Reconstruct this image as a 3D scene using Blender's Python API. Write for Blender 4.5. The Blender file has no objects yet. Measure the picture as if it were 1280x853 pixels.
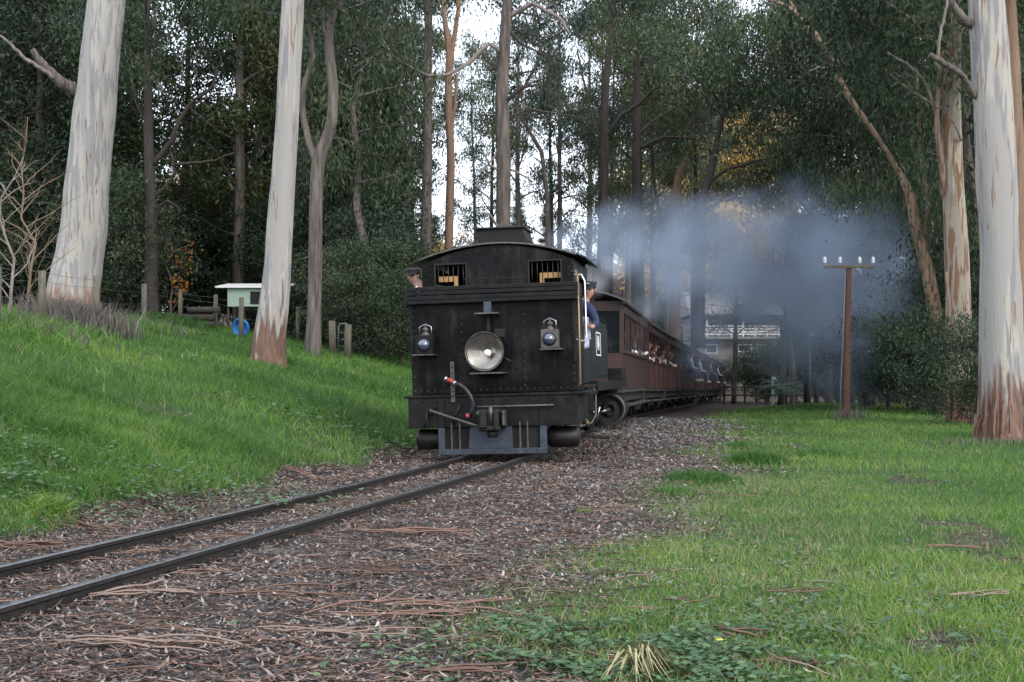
import bpy, math, random
import numpy as np
from mathutils import Vector, Matrix
from mathutils import noise as mnoise
random.seed(7); RNG = np.random.default_rng(7)
S = bpy.context.scene; COL = S.collection; PI = math.pi
# ------------------------------------------------------------------ camera, sky, sun, exposure
CAMZ = 1.20; FPX = 1720.0; HY = 468.0
cd = bpy.data.cameras.new('camera'); cam = bpy.data.objects.new('camera', cd); COL.objects.link(cam)
cd.sensor_width = 36; cd.lens = 36*FPX/1280; cd.clip_end = 2000; cd.clip_start = .05
cam.location = (0, 0, CAMZ); cam.rotation_euler = (math.radians(90)+math.atan((HY-426.5)/FPX), 0, 0)
S.camera = cam
SUN_EL, SUN_AZ = math.radians(30), math.radians(150)      # azimuth clockwise from +Y: behind the camera, to the right
w = bpy.data.worlds.new('World'); S.world = w; w.use_nodes = True
nt = w.node_tree; bg = nt.nodes['Background']; sky = nt.nodes.new('ShaderNodeTexSky'); sky.sky_type = 'NISHITA'
sky.sun_disc = False; sky.sun_elevation = SUN_EL; sky.sun_rotation = SUN_AZ; sky.air_density = 1.0; sky.dust_density = 4.0; sky.ozone_density = 1.5
# thin bright overcast over the clear sky
ctc = nt.nodes.new('ShaderNodeTexCoord'); cn = nt.nodes.new('ShaderNodeTexNoise'); cn.inputs['Scale'].default_value = 2.2; cn.inputs['Detail'].default_value = 5; nt.links.new(ctc.outputs['Generated'], cn.inputs['Vector'])
cr = nt.nodes.new('ShaderNodeMapRange'); cr.inputs['From Min'].default_value = .3; cr.inputs['From Max'].default_value = .7; cr.inputs['To Min'].default_value = .62; cr.inputs['To Max'].default_value = .97; nt.links.new(cn.outputs['Fac'], cr.inputs['Value'])
cm = nt.nodes.new('ShaderNodeMix'); cm.data_type = 'RGBA'; nt.links.new(cr.outputs[0], cm.inputs['Factor']); _A = [q for q in cm.inputs if q.type == 'RGBA']
nt.links.new(sky.outputs[0], _A[0]); _A[1].default_value = (7.6, 8.1, 9.1, 1); nt.links.new([q for q in cm.outputs if q.type == 'RGBA'][0], bg.inputs[0]); bg.inputs[1].default_value = .11
sd = bpy.data.lights.new('sun', 'SUN'); so = bpy.data.objects.new('sun', sd); COL.objects.link(so)
sd.energy = .7; sd.angle = math.radians(25); sd.color = (1, .96, .9)
sv = Vector((math.sin(SUN_AZ)*math.cos(SUN_EL), math.cos(SUN_AZ)*math.cos(SUN_EL), math.sin(SUN_EL)))
so.rotation_euler = sv.to_track_quat('Z', 'Y').to_euler(); so.location = (10, -10, 30)
S.view_settings.view_transform = 'Standard'; S.view_settings.look = 'None'; S.view_settings.exposure = 1.42; S.view_settings.gamma = 1
S.cycles.volume_step_rate = 2.0; S.cycles.volume_max_steps = 96; S.cycles.max_bounces = 6; S.cycles.volume_bounces = 1
S.cycles.diffuse_bounces = 3; S.cycles.transparent_max_bounces = 8; S.cycles.use_denoising = True

# ------------------------------------------------------------------ where things stand
_ty = np.arange(-14, 150, .5)
_cx = np.interp(_ty, [-14, 7.75, 11.5, 14.5, 18.2, 22, 27.7, 38.9, 54.9, 71.7, 105, 150],
                [-7.6, -2.556, -1.69, -.99, -.26, .36, 1.20, 2.95, 5.78, 8.95, 15.4, 25])
for _ in range(3): _cx[3:-3] = np.convolve(_cx, np.ones(7)/7, 'same')[3:-3]
def track_x(y): return np.interp(y, _ty, _cx)
def track_z(y): return -.011*np.clip(np.asarray(y, float)-32, 0, 85)
def sstep(a, b, x):
    t = np.clip((np.asarray(x, float)-a)/(b-a), 0, 1); return t*t*(3-2*t)
def wob(x, y):
    return np.sin(x*1.3+.7*np.sin(y*.9))*np.sin(y*1.1+.5*np.sin(x*.7))*.5+.3*np.sin(x*3.1+y*2.3)*np.sin(y*2.9-x*1.7)
def ground(x, y):
    x = np.asarray(x, float); y = np.asarray(y, float)
    d = x-track_x(y); L = np.clip(-d-1.35, 0, None); R = np.clip(d-1.4, 0, None)
    z = track_z(y)*(1-sstep(3, 12, L))
    z = z+4.4*(1-np.exp(-L*.072))*(1-.0*L)
    z = z+np.where(L > 0, .05*wob(x, y)*sstep(.3, 2, L), 0)
    lift = -track_z(y)*sstep(1.5, 5, R)*(1-sstep(56, 68, y))          # the lawn stays level while the line drops, then falls behind a crest
    z = z+lift+.025*wob(x*.8, y*.8)*sstep(.5, 2, R)-.04*sstep(0, .8, R)
    z = z+sstep(110, 210, y)*11*sstep(-60, 10, x)+sstep(110, 210, y)*5
    z = z+.9*sstep(8, 16, R)*sstep(20, 40, y)*(1-sstep(60, 70, y))*.25
    return z
def px(u, v, Y): return Vector(((u-640)/FPX*Y, Y, CAMZ+(HY-v)/FPX*Y))
def gp(u, Y): x = (u-640)/FPX*Y; return Vector((x, Y, float(ground(x, Y))))
def solve(u, v, lo=4.5, hi=140):
    Ys = np.arange(lo, hi, .05); x = (u-640)/FPX*Ys; vv = HY-(ground(x, Ys)-CAMZ)/Ys*FPX
    k = np.nonzero(vv <= v)[0]; return gp(u, float(Ys[k[0]] if len(k) else Ys[int(np.argmin(vv[:int(70/.05)]))]))

# ------------------------------------------------------------------ mesh helpers
class MB:
    def __init__(s): s.v = []; s.f = []; s.sm = []; s.mi = []; s.M = Matrix.Identity(4); s.m = 0
    def add(s, vs, fs, smooth=False):
        o = len(s.v); s.v += [tuple(s.M @ Vector(p)) for p in vs]
        for f in fs: s.f.append(tuple(i+o for i in f)); s.sm.append(smooth); s.mi.append(s.m)
        return s
    def box(s, c, d, rot=None):
        x, y, z = d[0]/2, d[1]/2, d[2]/2; R = rot.to_matrix() if rot is not None and hasattr(rot, 'to_matrix') else Matrix.Identity(3)
        vs = [Vector(c)+R @ Vector((a*x, b*y, e*z)) for a in (-1, 1) for b in (-1, 1) for e in (-1, 1)]
        return s.add(vs, [(0, 1, 3, 2), (4, 6, 7, 5), (0, 4, 5, 1), (2, 3, 7, 6), (0, 2, 6, 4), (1, 5, 7, 3)])
    def bx(s, x0, x1, y0, y1, z0, z1): return s.box(((x0+x1)/2, (y0+y1)/2, (z0+z1)/2), (x1-x0, y1-y0, z1-z0))
    def prism(s, poly, a, b, axis='y'):
        n = len(poly)
        def P(p, t): return {'y': (p[0], t, p[1]), 'x': (t, p[0], p[1]), 'z': (p[0], p[1], t)}[axis]
        vs = [P(p, a) for p in poly]+[P(p, b) for p in poly]
        return s.add(vs, [tuple(range(n)), tuple(range(2*n-1, n-1, -1))]+[(i, i+n, (i+1) % n+n, (i+1) % n) for i in range(n)])
    def tube(s, pts, r, n=8, cap=True, smooth=True, flat=1.0):
        pts = [Vector(p) for p in pts]; m = len(pts)
        if not hasattr(r, '__len__'): r = [r]*m
        up = None; vs = []
        for i, p in enumerate(pts):
            t = (pts[min(i+1, m-1)]-pts[max(i-1, 0)])
            t = t.normalized() if t.length > 1e-9 else Vector((0, 0, 1))
            if up is None: up = t.orthogonal().normalized()
            up = (up-t*up.dot(t)); up = up.normalized() if up.length > 1e-6 else t.orthogonal().normalized()
            b = t.cross(up)
            for k in range(n):
                a = 2*PI*k/n; vs.append(p+(up*math.cos(a)+b*math.sin(a)*flat)*r[i])
        fs = [(i*n+k, i*n+(k+1) % n, (i+1)*n+(k+1) % n, (i+1)*n+k) for i in range(m-1) for k in range(n)]
        s.add(vs, fs, smooth)
        if cap:
            o = len(s.v)-len(vs)
            s.f += [tuple(o+k for k in range(n-1, -1, -1)), tuple(o+(m-1)*n+k for k in range(n))]; s.sm += [False]*2; s.mi += [s.m]*2
        return s
    def cyl(s, a, b, r, n=16, r2=None): return s.tube([a, b], [r, r if r2 is None else r2], n)
    def lathe(s, prof, c, axis, n=24):
        ax = Vector(axis).normalized(); u = ax.orthogonal().normalized(); w_ = ax.cross(u); c = Vector(c); vs = []
        for (r, t) in prof:
            for k in range(n): a = 2*PI*k/n; vs.append(c+ax*t+(u*math.cos(a)+w_*math.sin(a))*max(r, 1e-4))
        return s.add(vs, [(i*n+k, i*n+(k+1) % n, (i+1)*n+(k+1) % n, (i+1)*n+k) for i in range(len(prof)-1) for k in range(n)], True)
    def ball(s, c, r, nu=10, nv=7, sc=(1, 1, 1)):
        vs = []
        for j in range(nv+1):
            t = PI*j/nv
            for i in range(nu): a = 2*PI*i/nu; vs.append((c[0]+r*sc[0]*math.sin(t)*math.cos(a), c[1]+r*sc[1]*math.sin(t)*math.sin(a), c[2]+r*sc[2]*math.cos(t)))
        return s.add(vs, [(j*nu+i, (j+1)*nu+i, (j+1)*nu+(i+1) % nu, j*nu+(i+1) % nu) for j in range(nv) for i in range(nu)], True)
    def mesh(s, name, mats):
        me = bpy.data.meshes.new(name); me.from_pydata(s.v, [], s.f)
        me.polygons.foreach_set('use_smooth', s.sm); me.polygons.foreach_set('material_index', s.mi)
        for m in (mats if isinstance(mats, (list, tuple)) else [mats]): me.materials.append(m)
        me.update(); return me
    def build(s, name, mat, parent=None, bevel=0, loc=None):
        o = bpy.data.objects.new(name, s.mesh(name, mat)); COL.objects.link(o)
        if parent: o.parent = parent
        if loc is not None: o.location = loc
        if bevel:
            b = o.modifiers.new('bevel', 'BEVEL'); b.width = bevel; b.segments = 1; b.limit_method = 'ANGLE'; b.angle_limit = math.radians(40)
        return o
def npmesh(name, V, F, mats, tint=None, smooth=False, mi=None):
    me = bpy.data.meshes.new(name); V = np.asarray(V, np.float32); F = np.asarray(F, np.int32); k = F.shape[1]
    me.vertices.add(len(V)); me.vertices.foreach_set('co', V.ravel())
    me.loops.add(F.size); me.loops.foreach_set('vertex_index', F.ravel())
    me.polygons.add(len(F)); me.polygons.foreach_set('loop_start', np.arange(0, F.size, k, dtype=np.int32))
    me.polygons.foreach_set('loop_total', np.full(len(F), k, np.int32))
    if smooth: me.polygons.foreach_set('use_smooth', np.ones(len(F), bool))
    if mi is not None: me.polygons.foreach_set('material_index', np.asarray(mi, np.int32))
    if tint is not None:
        at = me.attributes.new('tint', 'FLOAT', 'POINT'); at.data.foreach_set('value', np.asarray(tint, np.float32))
    for m in (mats if isinstance(mats, (list, tuple)) else [mats]): me.materials.append(m)
    me.update(calc_edges=True); return me
def link(name, me, parent=None, loc=None):
    o = bpy.data.objects.new(name, me); COL.objects.link(o)
    if parent: o.parent = parent
    if loc is not None: o.location = loc
    return o
def tag(o, label=None, cat=None, group=None, kind=None):
    for k, v in (('label', label), ('category', cat), ('group', group), ('kind', kind)):
        if v: o[k] = v
    return o
def empty(name, loc=(0, 0, 0), rz=0, label=None, cat=None, group=None):
    o = bpy.data.objects.new(name, None); COL.objects.link(o); o.location = loc; o.rotation_euler = (0, 0, rz); o.empty_display_size = .2
    return tag(o, label, cat, group)
def kids(o): return [c for c in COL.objects if c.parent == o]
_kc = {}
def dup(o, parent=None, tree=None):
    c = o.copy(); COL.objects.link(c)
    if parent: c.parent = parent
    if o.name not in _kc: _kc[o.name] = kids(o)
    for k in list(_kc[o.name]): dup(k, c)
    return c

# ------------------------------------------------------------------ materials
def mat(name, c1, c2=None, rough=.7, metal=0, scale=5, stretch=(1, 1, 1), bump=0, bscale=None, spec=.5, c3=None, contrast=(.35, .65), coat=0, detail=6):
    m = bpy.data.materials.new(name); m.use_nodes = True; n = m.node_tree.nodes; l = m.node_tree.links; b = n['Principled BSDF']
    b.inputs['Base Color'].default_value = (*c1, 1); b.inputs['Roughness'].default_value = rough; b.inputs['Metallic'].default_value = metal
    b.inputs['Specular IOR Level'].default_value = spec; b.inputs['Coat Weight'].default_value = coat
    tc = n.new('ShaderNodeTexCoord'); mp = n.new('ShaderNodeMapping'); mp.inputs['Scale'].default_value = stretch
    l.new(tc.outputs['Object'], mp.inputs[0])
    if c2 is not None:
        t = n.new('ShaderNodeTexNoise'); t.inputs['Scale'].default_value = scale; t.inputs['Detail'].default_value = detail; t.inputs['Roughness'].default_value = .65
        l.new(mp.outputs[0], t.inputs['Vector'])
        r = n.new('ShaderNodeValToRGB'); r.color_ramp.elements[0].position = contrast[0]; r.color_ramp.elements[1].position = contrast[1]
        r.color_ramp.elements[0].color = (*c1, 1); r.color_ramp.elements[1].color = (*c2, 1)
        if c3 is not None: e = r.color_ramp.elements.new(min(contrast[1]+.14, .98)); e.color = (*c3, 1)
        l.new(t.outputs['Fac'], r.inputs[0]); l.new(r.outputs[0], b.inputs['Base Color'])
        q = n.new('ShaderNodeMapRange'); q.inputs['To Min'].default_value = max(0, rough-.12); q.inputs['To Max'].default_value = min(1, rough+.15)
        l.new(t.outputs['Fac'], q.inputs['Value']); l.new(q.outputs[0], b.inputs['Roughness'])
    if bump:
        t2 = n.new('ShaderNodeTexNoise'); t2.inputs['Scale'].default_value = bscale or scale*3; t2.inputs['Detail'].default_value = 5
        l.new(mp.outputs[0], t2.inputs['Vector']); bp = n.new('ShaderNodeBump'); bp.inputs['Strength'].default_value = min(1, bump); bp.inputs['Distance'].default_value = .02
        l.new(t2.outputs['Fac'], bp.inputs['Height']); l.new(bp.outputs[0], b.inputs['Normal'])
    return m
def leafmat(name, stops, rough=.55, trans=.3):
    m = bpy.data.materials.new(name); m.use_nodes = True; n = m.node_tree.nodes; l = m.node_tree.links; b = n['Principled BSDF']
    a = n.new('ShaderNodeAttribute'); a.attribute_name = 'tint'; r = n.new('ShaderNodeValToRGB')
    while len(r.color_ramp.elements) < len(stops): r.color_ramp.elements.new(.5)
    for e, (p, c) in zip(r.color_ramp.elements, stops): e.position = p; e.color = (*c, 1)
    l.new(a.outputs['Fac'], r.inputs[0]); l.new(r.outputs[0], b.inputs['Base Color']); b.inputs['Roughness'].default_value = rough
    b.inputs['Specular IOR Level'].default_value = .35
    if trans:
        tr = n.new('ShaderNodeBsdfTranslucent'); l.new(r.outputs[0], tr.inputs[0]); mx = n.new('ShaderNodeMixShader'); mx.inputs[0].default_value = trans
        l.new(b.outputs[0], mx.inputs[1]); l.new(tr.outputs[0], mx.inputs[2]); l.new(mx.outputs[0], n['Material Output'].inputs[0])
    return m
def gum(name, pale, grey, tan, base, zlo=0, zhi=2.4, stretch=.09, tanamt=.62):
    """smooth gum bark in long vertical streaks over a stocking of rough brown bark at the foot"""
    m = bpy.data.materials.new(name); m.use_nodes = True; n = m.node_tree.nodes; l = m.node_tree.links; b = n['Principled BSDF']; b.inputs['Roughness'].default_value = .75
    b.inputs['Specular IOR Level'].default_value = .25
    tc = n.new('ShaderNodeTexCoord'); mp = n.new('ShaderNodeMapping'); mp.inputs['Scale'].default_value = (1, 1, stretch); l.new(tc.outputs['Object'], mp.inputs[0])
    def nz(sc, dt, off, ds=0):
        mm = n.new('ShaderNodeMapping'); mm.inputs['Location'].default_value = (off, off, off); l.new(mp.outputs[0], mm.inputs[0])
        t = n.new('ShaderNodeTexNoise'); t.inputs['Scale'].default_value = sc; t.inputs['Detail'].default_value = dt; t.inputs['Distortion'].default_value = ds; l.new(mm.outputs[0], t.inputs['Vector']); return t
    def mix(f, a, c):
        x = n.new('ShaderNodeMix'); x.data_type = 'RGBA'
        l.new(f, x.inputs['Factor'])
        for s_, k in ((a, 'A'), (c, 'B')):
            idx = [i for i in x.inputs if i.name == k and i.type == 'RGBA'][0]
            if isinstance(s_, tuple): idx.default_value = (*s_, 1)
            else: l.new(s_, idx)
        return [o for o in x.outputs if o.type == 'RGBA'][0]
    def ramp(src, a, c_):
        r = n.new('ShaderNodeMapRange'); r.interpolation_type = 'SMOOTHSTEP'; r.inputs['From Min'].default_value = a; r.inputs['From Max'].default_value = c_; l.new(src, r.inputs['Value']); return r.outputs[0]
    n1 = nz(9.5, 8, 0, .35); n2 = nz(11, 6, 5.3, .5); n3 = nz(30, 5, 9.1)
    n4 = nz(2.5, 4, 3.7, .4); c = mix(ramp(n1.outputs['Fac'], .46, .56), pale, grey); c = mix(ramp(n4.outputs['Fac'], .52, .58), c, tuple(.5*(p_+g_) for p_, g_ in zip(pale, grey)))
    c = mix(ramp(n2.outputs['Fac'], tanamt, tanamt+.03), c, tan)
    fl = mix(ramp(n3.outputs['Fac'], .3, .7), tuple(x*.8 for x in base), tuple(min(1, x*1.5) for x in base))
    sx = n.new('ShaderNodeSeparateXYZ'); l.new(tc.outputs['Object'], sx.inputs[0])
    ad = n.new('ShaderNodeMath'); ad.operation = 'MULTIPLY_ADD'; l.new(n2.outputs['Fac'], ad.inputs[0]); ad.inputs[1].default_value = -(zhi-zlo)*2.6; l.new(sx.outputs['Z'], ad.inputs[2])
    ad2 = n.new('ShaderNodeMath'); ad2.operation = 'MULTIPLY_ADD'; l.new(n3.outputs['Fac'], ad2.inputs[0]); ad2.inputs[1].default_value = -.5; l.new(ad.outputs[0], ad2.inputs[2])
    zz = ramp(ad2.outputs[0], zlo-(zhi-zlo)*1.1, zhi-(zhi-zlo)*1.55)
    c = mix(zz, fl, c); 
    m2 = n.new('ShaderNodeTexNoise'); m2.inputs['Scale'].default_value = 14; m2.inputs['Detail'].default_value = 7; l.new(tc.outputs['Object'], m2.inputs['Vector'])
    c = mix(ramp(m2.outputs['Fac'], .30, .75), c, tuple(x*.82 for x in grey)) if False else c
    l.new(c, b.inputs['Base Color'])
    bp = n.new('ShaderNodeBump'); bp.inputs['Strength'].default_value = .6; bp.inputs['Distance'].default_value = .03; l.new(n3.outputs['Fac'], bp.inputs['Height']); l.new(bp.outputs[0], b.inputs['Normal'])
    return m
M = {}
M['black'] = mat('black_paint', (.0022, .0023, .0026), (.0055, .006, .0068), .36, 0, 3.0, (1, 1, .55), .2, 9, c3=(.030, .028, .026), contrast=(.42, .62), spec=.12, detail=9)
def grime(m, col, bumpd=.05):
    n = m.node_tree.nodes; l = m.node_tree.links; b = n['Principled BSDF']; src = b.inputs['Base Color'].links[0].from_socket; tc = [q for q in n if q.type == 'TEX_COORD'][0]
    mp = n.new('ShaderNodeMapping'); mp.inputs['Scale'].default_value = (1, 1, .28); l.new(tc.outputs['Object'], mp.inputs[0]); t = n.new('ShaderNodeTexNoise'); t.inputs['Scale'].default_value = 8; t.inputs['Detail'].default_value = 6; l.new(mp.outputs[0], t.inputs['Vector'])
    t2 = n.new('ShaderNodeTexNoise'); t2.inputs['Scale'].default_value = 1.7; t2.inputs['Detail'].default_value = 5; l.new(tc.outputs['Object'], t2.inputs['Vector'])
    mu = n.new('ShaderNodeMath'); mu.operation = 'MULTIPLY'; l.new(t.outputs['Fac'], mu.inputs[0]); l.new(t2.outputs['Fac'], mu.inputs[1]); r = n.new('ShaderNodeMapRange'); r.inputs['From Min'].default_value = .24; r.inputs['From Max'].default_value = .40; r.inputs['To Max'].default_value = .6; l.new(mu.outputs[0], r.inputs['Value'])
    x = n.new('ShaderNodeMix'); x.data_type = 'RGBA'; l.new(r.outputs[0], x.inputs['Factor']); A = [q for q in x.inputs if q.type == 'RGBA']; l.new(src, A[0]); A[1].default_value = (*col, 1); l.new([q for q in x.outputs if q.type == 'RGBA'][0], b.inputs['Base Color'])
    bp = n.new('ShaderNodeBump'); bp.inputs['Strength'].default_value = .5; bp.inputs['Distance'].default_value = bumpd; l.new(t2.outputs['Fac'], bp.inputs['Height'])
    if b.inputs['Normal'].links: l.new(b.inputs['Normal'].links[0].from_socket, bp.inputs['Normal'])
    l.new(bp.outputs[0], b.inputs['Normal']); l.new(r.outputs[0], A[0]) if False else None
    return m
grime(M['black'], (.034, .031, .028))
M['blackside'] = mat('side_lit_black_paint', (.009, .0125, .0145), (.018, .023, .026), .34, 0, 3, (1, 1, .5), .08, 10, spec=.2)  # lighter copy of the black, light on the loco sides put into the colour
M['beam'] = mat('beam_paint', (.006, .006, .007), (.014, .0135, .0135), .45, 0, 6, (1, 1, 1), .15, 20, c3=(.03, .027, .024), contrast=(.4, .64), spec=.16)
M['steelblue'] = mat('scuffed_steel_blue', (.028, .036, .052), (.05, .062, .085), .42, .3, 5, (1, 1, 2), .08)
M['iron'] = mat('dark_iron', (.006, .006, .007), (.018, .016, .015), .5, .4, 9, (1, 1, 1), .2)
M['rivet'] = mat('rivet_highlight_steel', (.03, .03, .03), (.09, .088, .085), .5, .4, 12)  # pale rivet heads, their highlights painted into the colour
M['worn'] = mat('worn_metal', (.05, .046, .043), (.12, .11, .10), .5, .5, 18)
M['brass'] = mat('brass_rod', (.22, .15, .08), (.15, .105, .06), .4, .8, 30)
M['bright'] = mat('bright_steel', (.55, .55, .56), (.4, .4, .42), .25, .9, 20)
M['chrome'] = mat('silvered_reflector', (.34, .33, .31), (.22, .21, .19), .2, 1, 5, contrast=(.4, .6))
M['wood'] = mat('yellow_wood', (.45, .27, .11), (.34, .19, .08), .6, 0, 12, (1, 1, .2))
M['dark'] = mat('sooty_dark', (.006, .006, .006), (.012, .011, .011), .9)
M['roof'] = mat('sheet_roof_black', (.008, .0085, .009), (.02, .021, .023), .38, .2, 3, (1, 1, 1), .12, 12)
M['rubber'] = mat('hose_rubber', (.012, .014, .017), (.03, .032, .036), .4)
M['redpaint'] = mat('red_paint', (.4, .05, .05), (.2, .03, .03), .5, 0, 40)
M['whitepaint'] = mat('white_paint', (.72, .72, .7), (.6, .6, .58), .5, 0, 10)
M['rail'] = mat('shadowed_rail_rust', (.010, .009, .009), (.03, .023, .019), .6, .4, 14, (1, 1, 1), .2)  # rusty rail sides, darkened in colour for the shadow gap beside them
M['railtop'] = mat('rail_head', (.13, .135, .145), (.22, .225, .24), .3, .85, 30, (.3, .3, 1))
M['skin'] = mat('skin', (.42, .24, .18), (.36, .19, .14), .55, 0, 20)
M['navy'] = mat('navy_cloth', (.012, .02, .06), (.025, .035, .085), .85, 0, 25, bump=.2)
M['capcloth'] = mat('black_cap_cloth', (.01, .01, .012), (.02, .02, .022), .7)
M['cloth'] = mat('pale_rag', (.42, .42, .52), (.3, .3, .42), .85, 0, 22, bump=.3)
M['hair'] = mat('dark_hair', (.02, .014, .01), (.035, .022, .014), .7)
# ------------------------------------------------------------------ the ground
def axis(a, b, fine0, fine1, step, grow):
    xs = list(np.arange(fine0, fine1+1e-6, step)); s_ = step; x = fine1
    while x < b: s_ *= grow; x += s_; xs.append(x)
    s_ = step; x = fine0
    while x > a: s_ *= grow; x -= s_; xs.insert(0, x)
    return np.array(xs)
gx = axis(-330, 380, -13, 12, .16, 1.06); gy = axis(-40, 420, 3, 32, .17, 1.035)
def edges(x, y):
    d = x-track_x(y); wv = .35*np.sin(y*.9+1)+.25*np.sin(y*2.1)+.3*wob(x*1.7, y*1.3)
    right = sstep(2.1, 3.6, d+wv*.9-.12*np.clip(9-y, 0, 5)); left = sstep(-1.45, -1.85, d+.15*np.sin(y*1.7)+.12*wob(x*3, y*3))
    return right, left
DIRT = [(1225, 678, .5, .42), (1262, 700, .3, .3), (1190, 800, .3, .16), (1160, 808, .2, .12), (997, 545, .28, .8), (1010, 560, .25, .5), (1135, 600, .35, .35), (1185, 655, .3, .3), (205, 518, .7, .25), (265, 497, .4, .25)]
DIRTW = [(solve(u, v), rx, ry) for (u, v, rx, ry) in DIRT]
def bare(x, y):
    b = np.zeros_like(x)
    for (p, rx, ry) in DIRTW: b = np.maximum(b, .85*(1-sstep(.3, 1.25, np.sqrt(((x-p.x)/rx)**2+((y-p.y)/(ry*2.2))**2)+.3*wob(x*3, y*3)+.3*np.sin(x*7+y*5)*np.sin(y*9-x*4))))
    d = x-track_x(y)
    under = sstep(42, 50, y)*(d < 0)*sstep(-14, -17, d)*.8
    return np.maximum(np.maximum(b, under), sstep(64, 74, y))
X, Y = np.meshgrid(gx, gy); Z = ground(X, Y)
nX, nY = len(gx), len(gy); V = np.stack([X, Y, Z], -1).reshape(-1, 3)
i = np.arange(nY-1)[:, None]*nX+np.arange(nX-1)[None, :]; F = np.stack([i, i+1, i+nX+1, i+nX], -1).reshape(-1, 4)
r_, l_ = edges(X, Y); gmask = (np.maximum(r_, l_)*(1-bare(X, Y))).ravel()
def groundmat():
    m = bpy.data.materials.new('ground_soil'); m.use_nodes = True; n = m.node_tree.nodes; l = m.node_tree.links; b = n['Principled BSDF']; b.inputs['Roughness'].default_value = .95; b.inputs['Specular IOR Level'].default_value = .2
    tc = n.new('ShaderNodeTexCoord'); at = n.new('ShaderNodeAttribute'); at.attribute_name = 'tint'
    def nz(s_, d_=6): t = n.new('ShaderNodeTexNoise'); t.inputs['Scale'].default_value = s_; t.inputs['Detail'].default_value = d_; t.inputs['Roughness'].default_value = .7; l.new(tc.outputs['Object'], t.inputs['Vector']); return t
    a = nz(11, 8); g = nz(1.1); f = nz(60, 4)
    rs = n.new('ShaderNodeValToRGB'); es = rs.color_ramp.elements; es[0].position = .34; es[0].color = (.02, .015, .012, 1); es[1].position = .62; es[1].color = (.095, .07, .055, 1)
    e = es.new(.5); e.color = (.045, .034, .028, 1); e = es.new(.75); e.color = (.16, .125, .10, 1); l.new(a.outputs['Fac'], rs.inputs[0])
    rg = n.new('ShaderNodeValToRGB'); eg = rg.color_ramp.elements; eg[0].position = .3; eg[0].color = (.018, .045, .012, 1); eg[1].position = .7; eg[1].color = (.04, .075, .02, 1); l.new(g.outputs['Fac'], rg.inputs[0])
    ad = n.new('ShaderNodeMath'); ad.operation = 'MULTIPLY_ADD'; l.new(f.outputs['Fac'], ad.inputs[0]); ad.inputs[1].default_value = .7; l.new(at.outputs['Fac'], ad.inputs[2])
    mr = n.new('ShaderNodeMapRange'); mr.inputs['From Min'].default_value = .65; mr.inputs['From Max'].default_value = .95; l.new(ad.outputs[0], mr.inputs['Value'])
    mx = n.new('ShaderNodeMix'); mx.data_type = 'RGBA'; l.new(mr.outputs[0], mx.inputs['Factor'])
    A = [q for q in mx.inputs if q.type == 'RGBA']; l.new(rs.outputs[0], A[0]); l.new(rg.outputs[0], A[1]); l.new([q for q in mx.outputs if q.type == 'RGBA'][0], b.inputs['Base Color'])
    bp = n.new('ShaderNodeBump'); bp.inputs['Strength'].default_value = .8; bp.inputs['Distance'].default_value = .04; l.new(a.outputs['Fac'], bp.inputs['Height']); l.new(bp.outputs[0], b.inputs['Normal'])
    return m
go = link('ground', npmesh('ground', V, F, groundmat(), gmask, True)); tag(go, kind='structure')

# ------------------------------------------------------------------ railway track: two rails of narrow gauge, buried sleepers
tr = empty('railway_track', (0, 0, 0), 0, 'narrow gauge railway track running out of the left foreground and under the steam train', 'railway track'); tr['kind'] = 'structure'
def railmb(off):
    mb = MB(); prof = [(-.04, -.03), (.04, -.03), (.04, -.018), (.008, 0), (.008, .065), (.024, .075), (.024, .098), (.018, .104), (-.018, .104), (-.024, .098), (-.024, .075), (-.008, .065), (-.008, 0), (-.04, -.018)]
    ys = list(np.arange(-8, 34, .7))+list(np.arange(34, 130, 3)); n = len(prof); vs = []
    for y in ys:
        x = float(track_x(y)); dx = float(track_x(y+.5)-track_x(y-.5)); t = Vector((dx, 1, 0)).normalized(); nr = Vector((t.y, -t.x, 0)); z = float(track_z(y))
        for (a, b) in prof: p = Vector((x, y, z))+nr*(off+a); vs.append((p.x, p.y, z+b))
    for k in range(len(ys)-1):
        for i in range(n):
            mb.m = 1 if i in (6, 7, 8, 9) else 0
            o = len(mb.v)
            mb.f.append((k*n+i, k*n+(i+1) % n, (k+1)*n+(i+1) % n, (k+1)*n+i)); mb.sm.append(False); mb.mi.append(1 if i in (6, 7, 8) else 0)
    mb.v = vs; return mb
for s_ in (-1, 1): railmb(s_*.405).build('rail', [M['rail'], M['railtop']], tr)
M['sleeper'] = mat('sleeper_timber', (.05, .042, .036), (.09, .075, .065), .9, 0, 8, (1, 6, 1), .4)
sl = None
for y in np.arange(4, 26, .68):
    dx = float(track_x(y+.5)-track_x(y-.5))
    if sl is None: sl = MB().box((0, 0, 0), (1.5, .2, .12)).build('sleeper', M['sleeper'], tr); c = sl
    else: c = sl.copy(); COL.objects.link(c)
    c.location = (float(track_x(y)), y, -.062+.012*random.random()); c.rotation_euler = (0, 0, -math.atan(dx)+.02*random.uniform(-1, 1))

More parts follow.
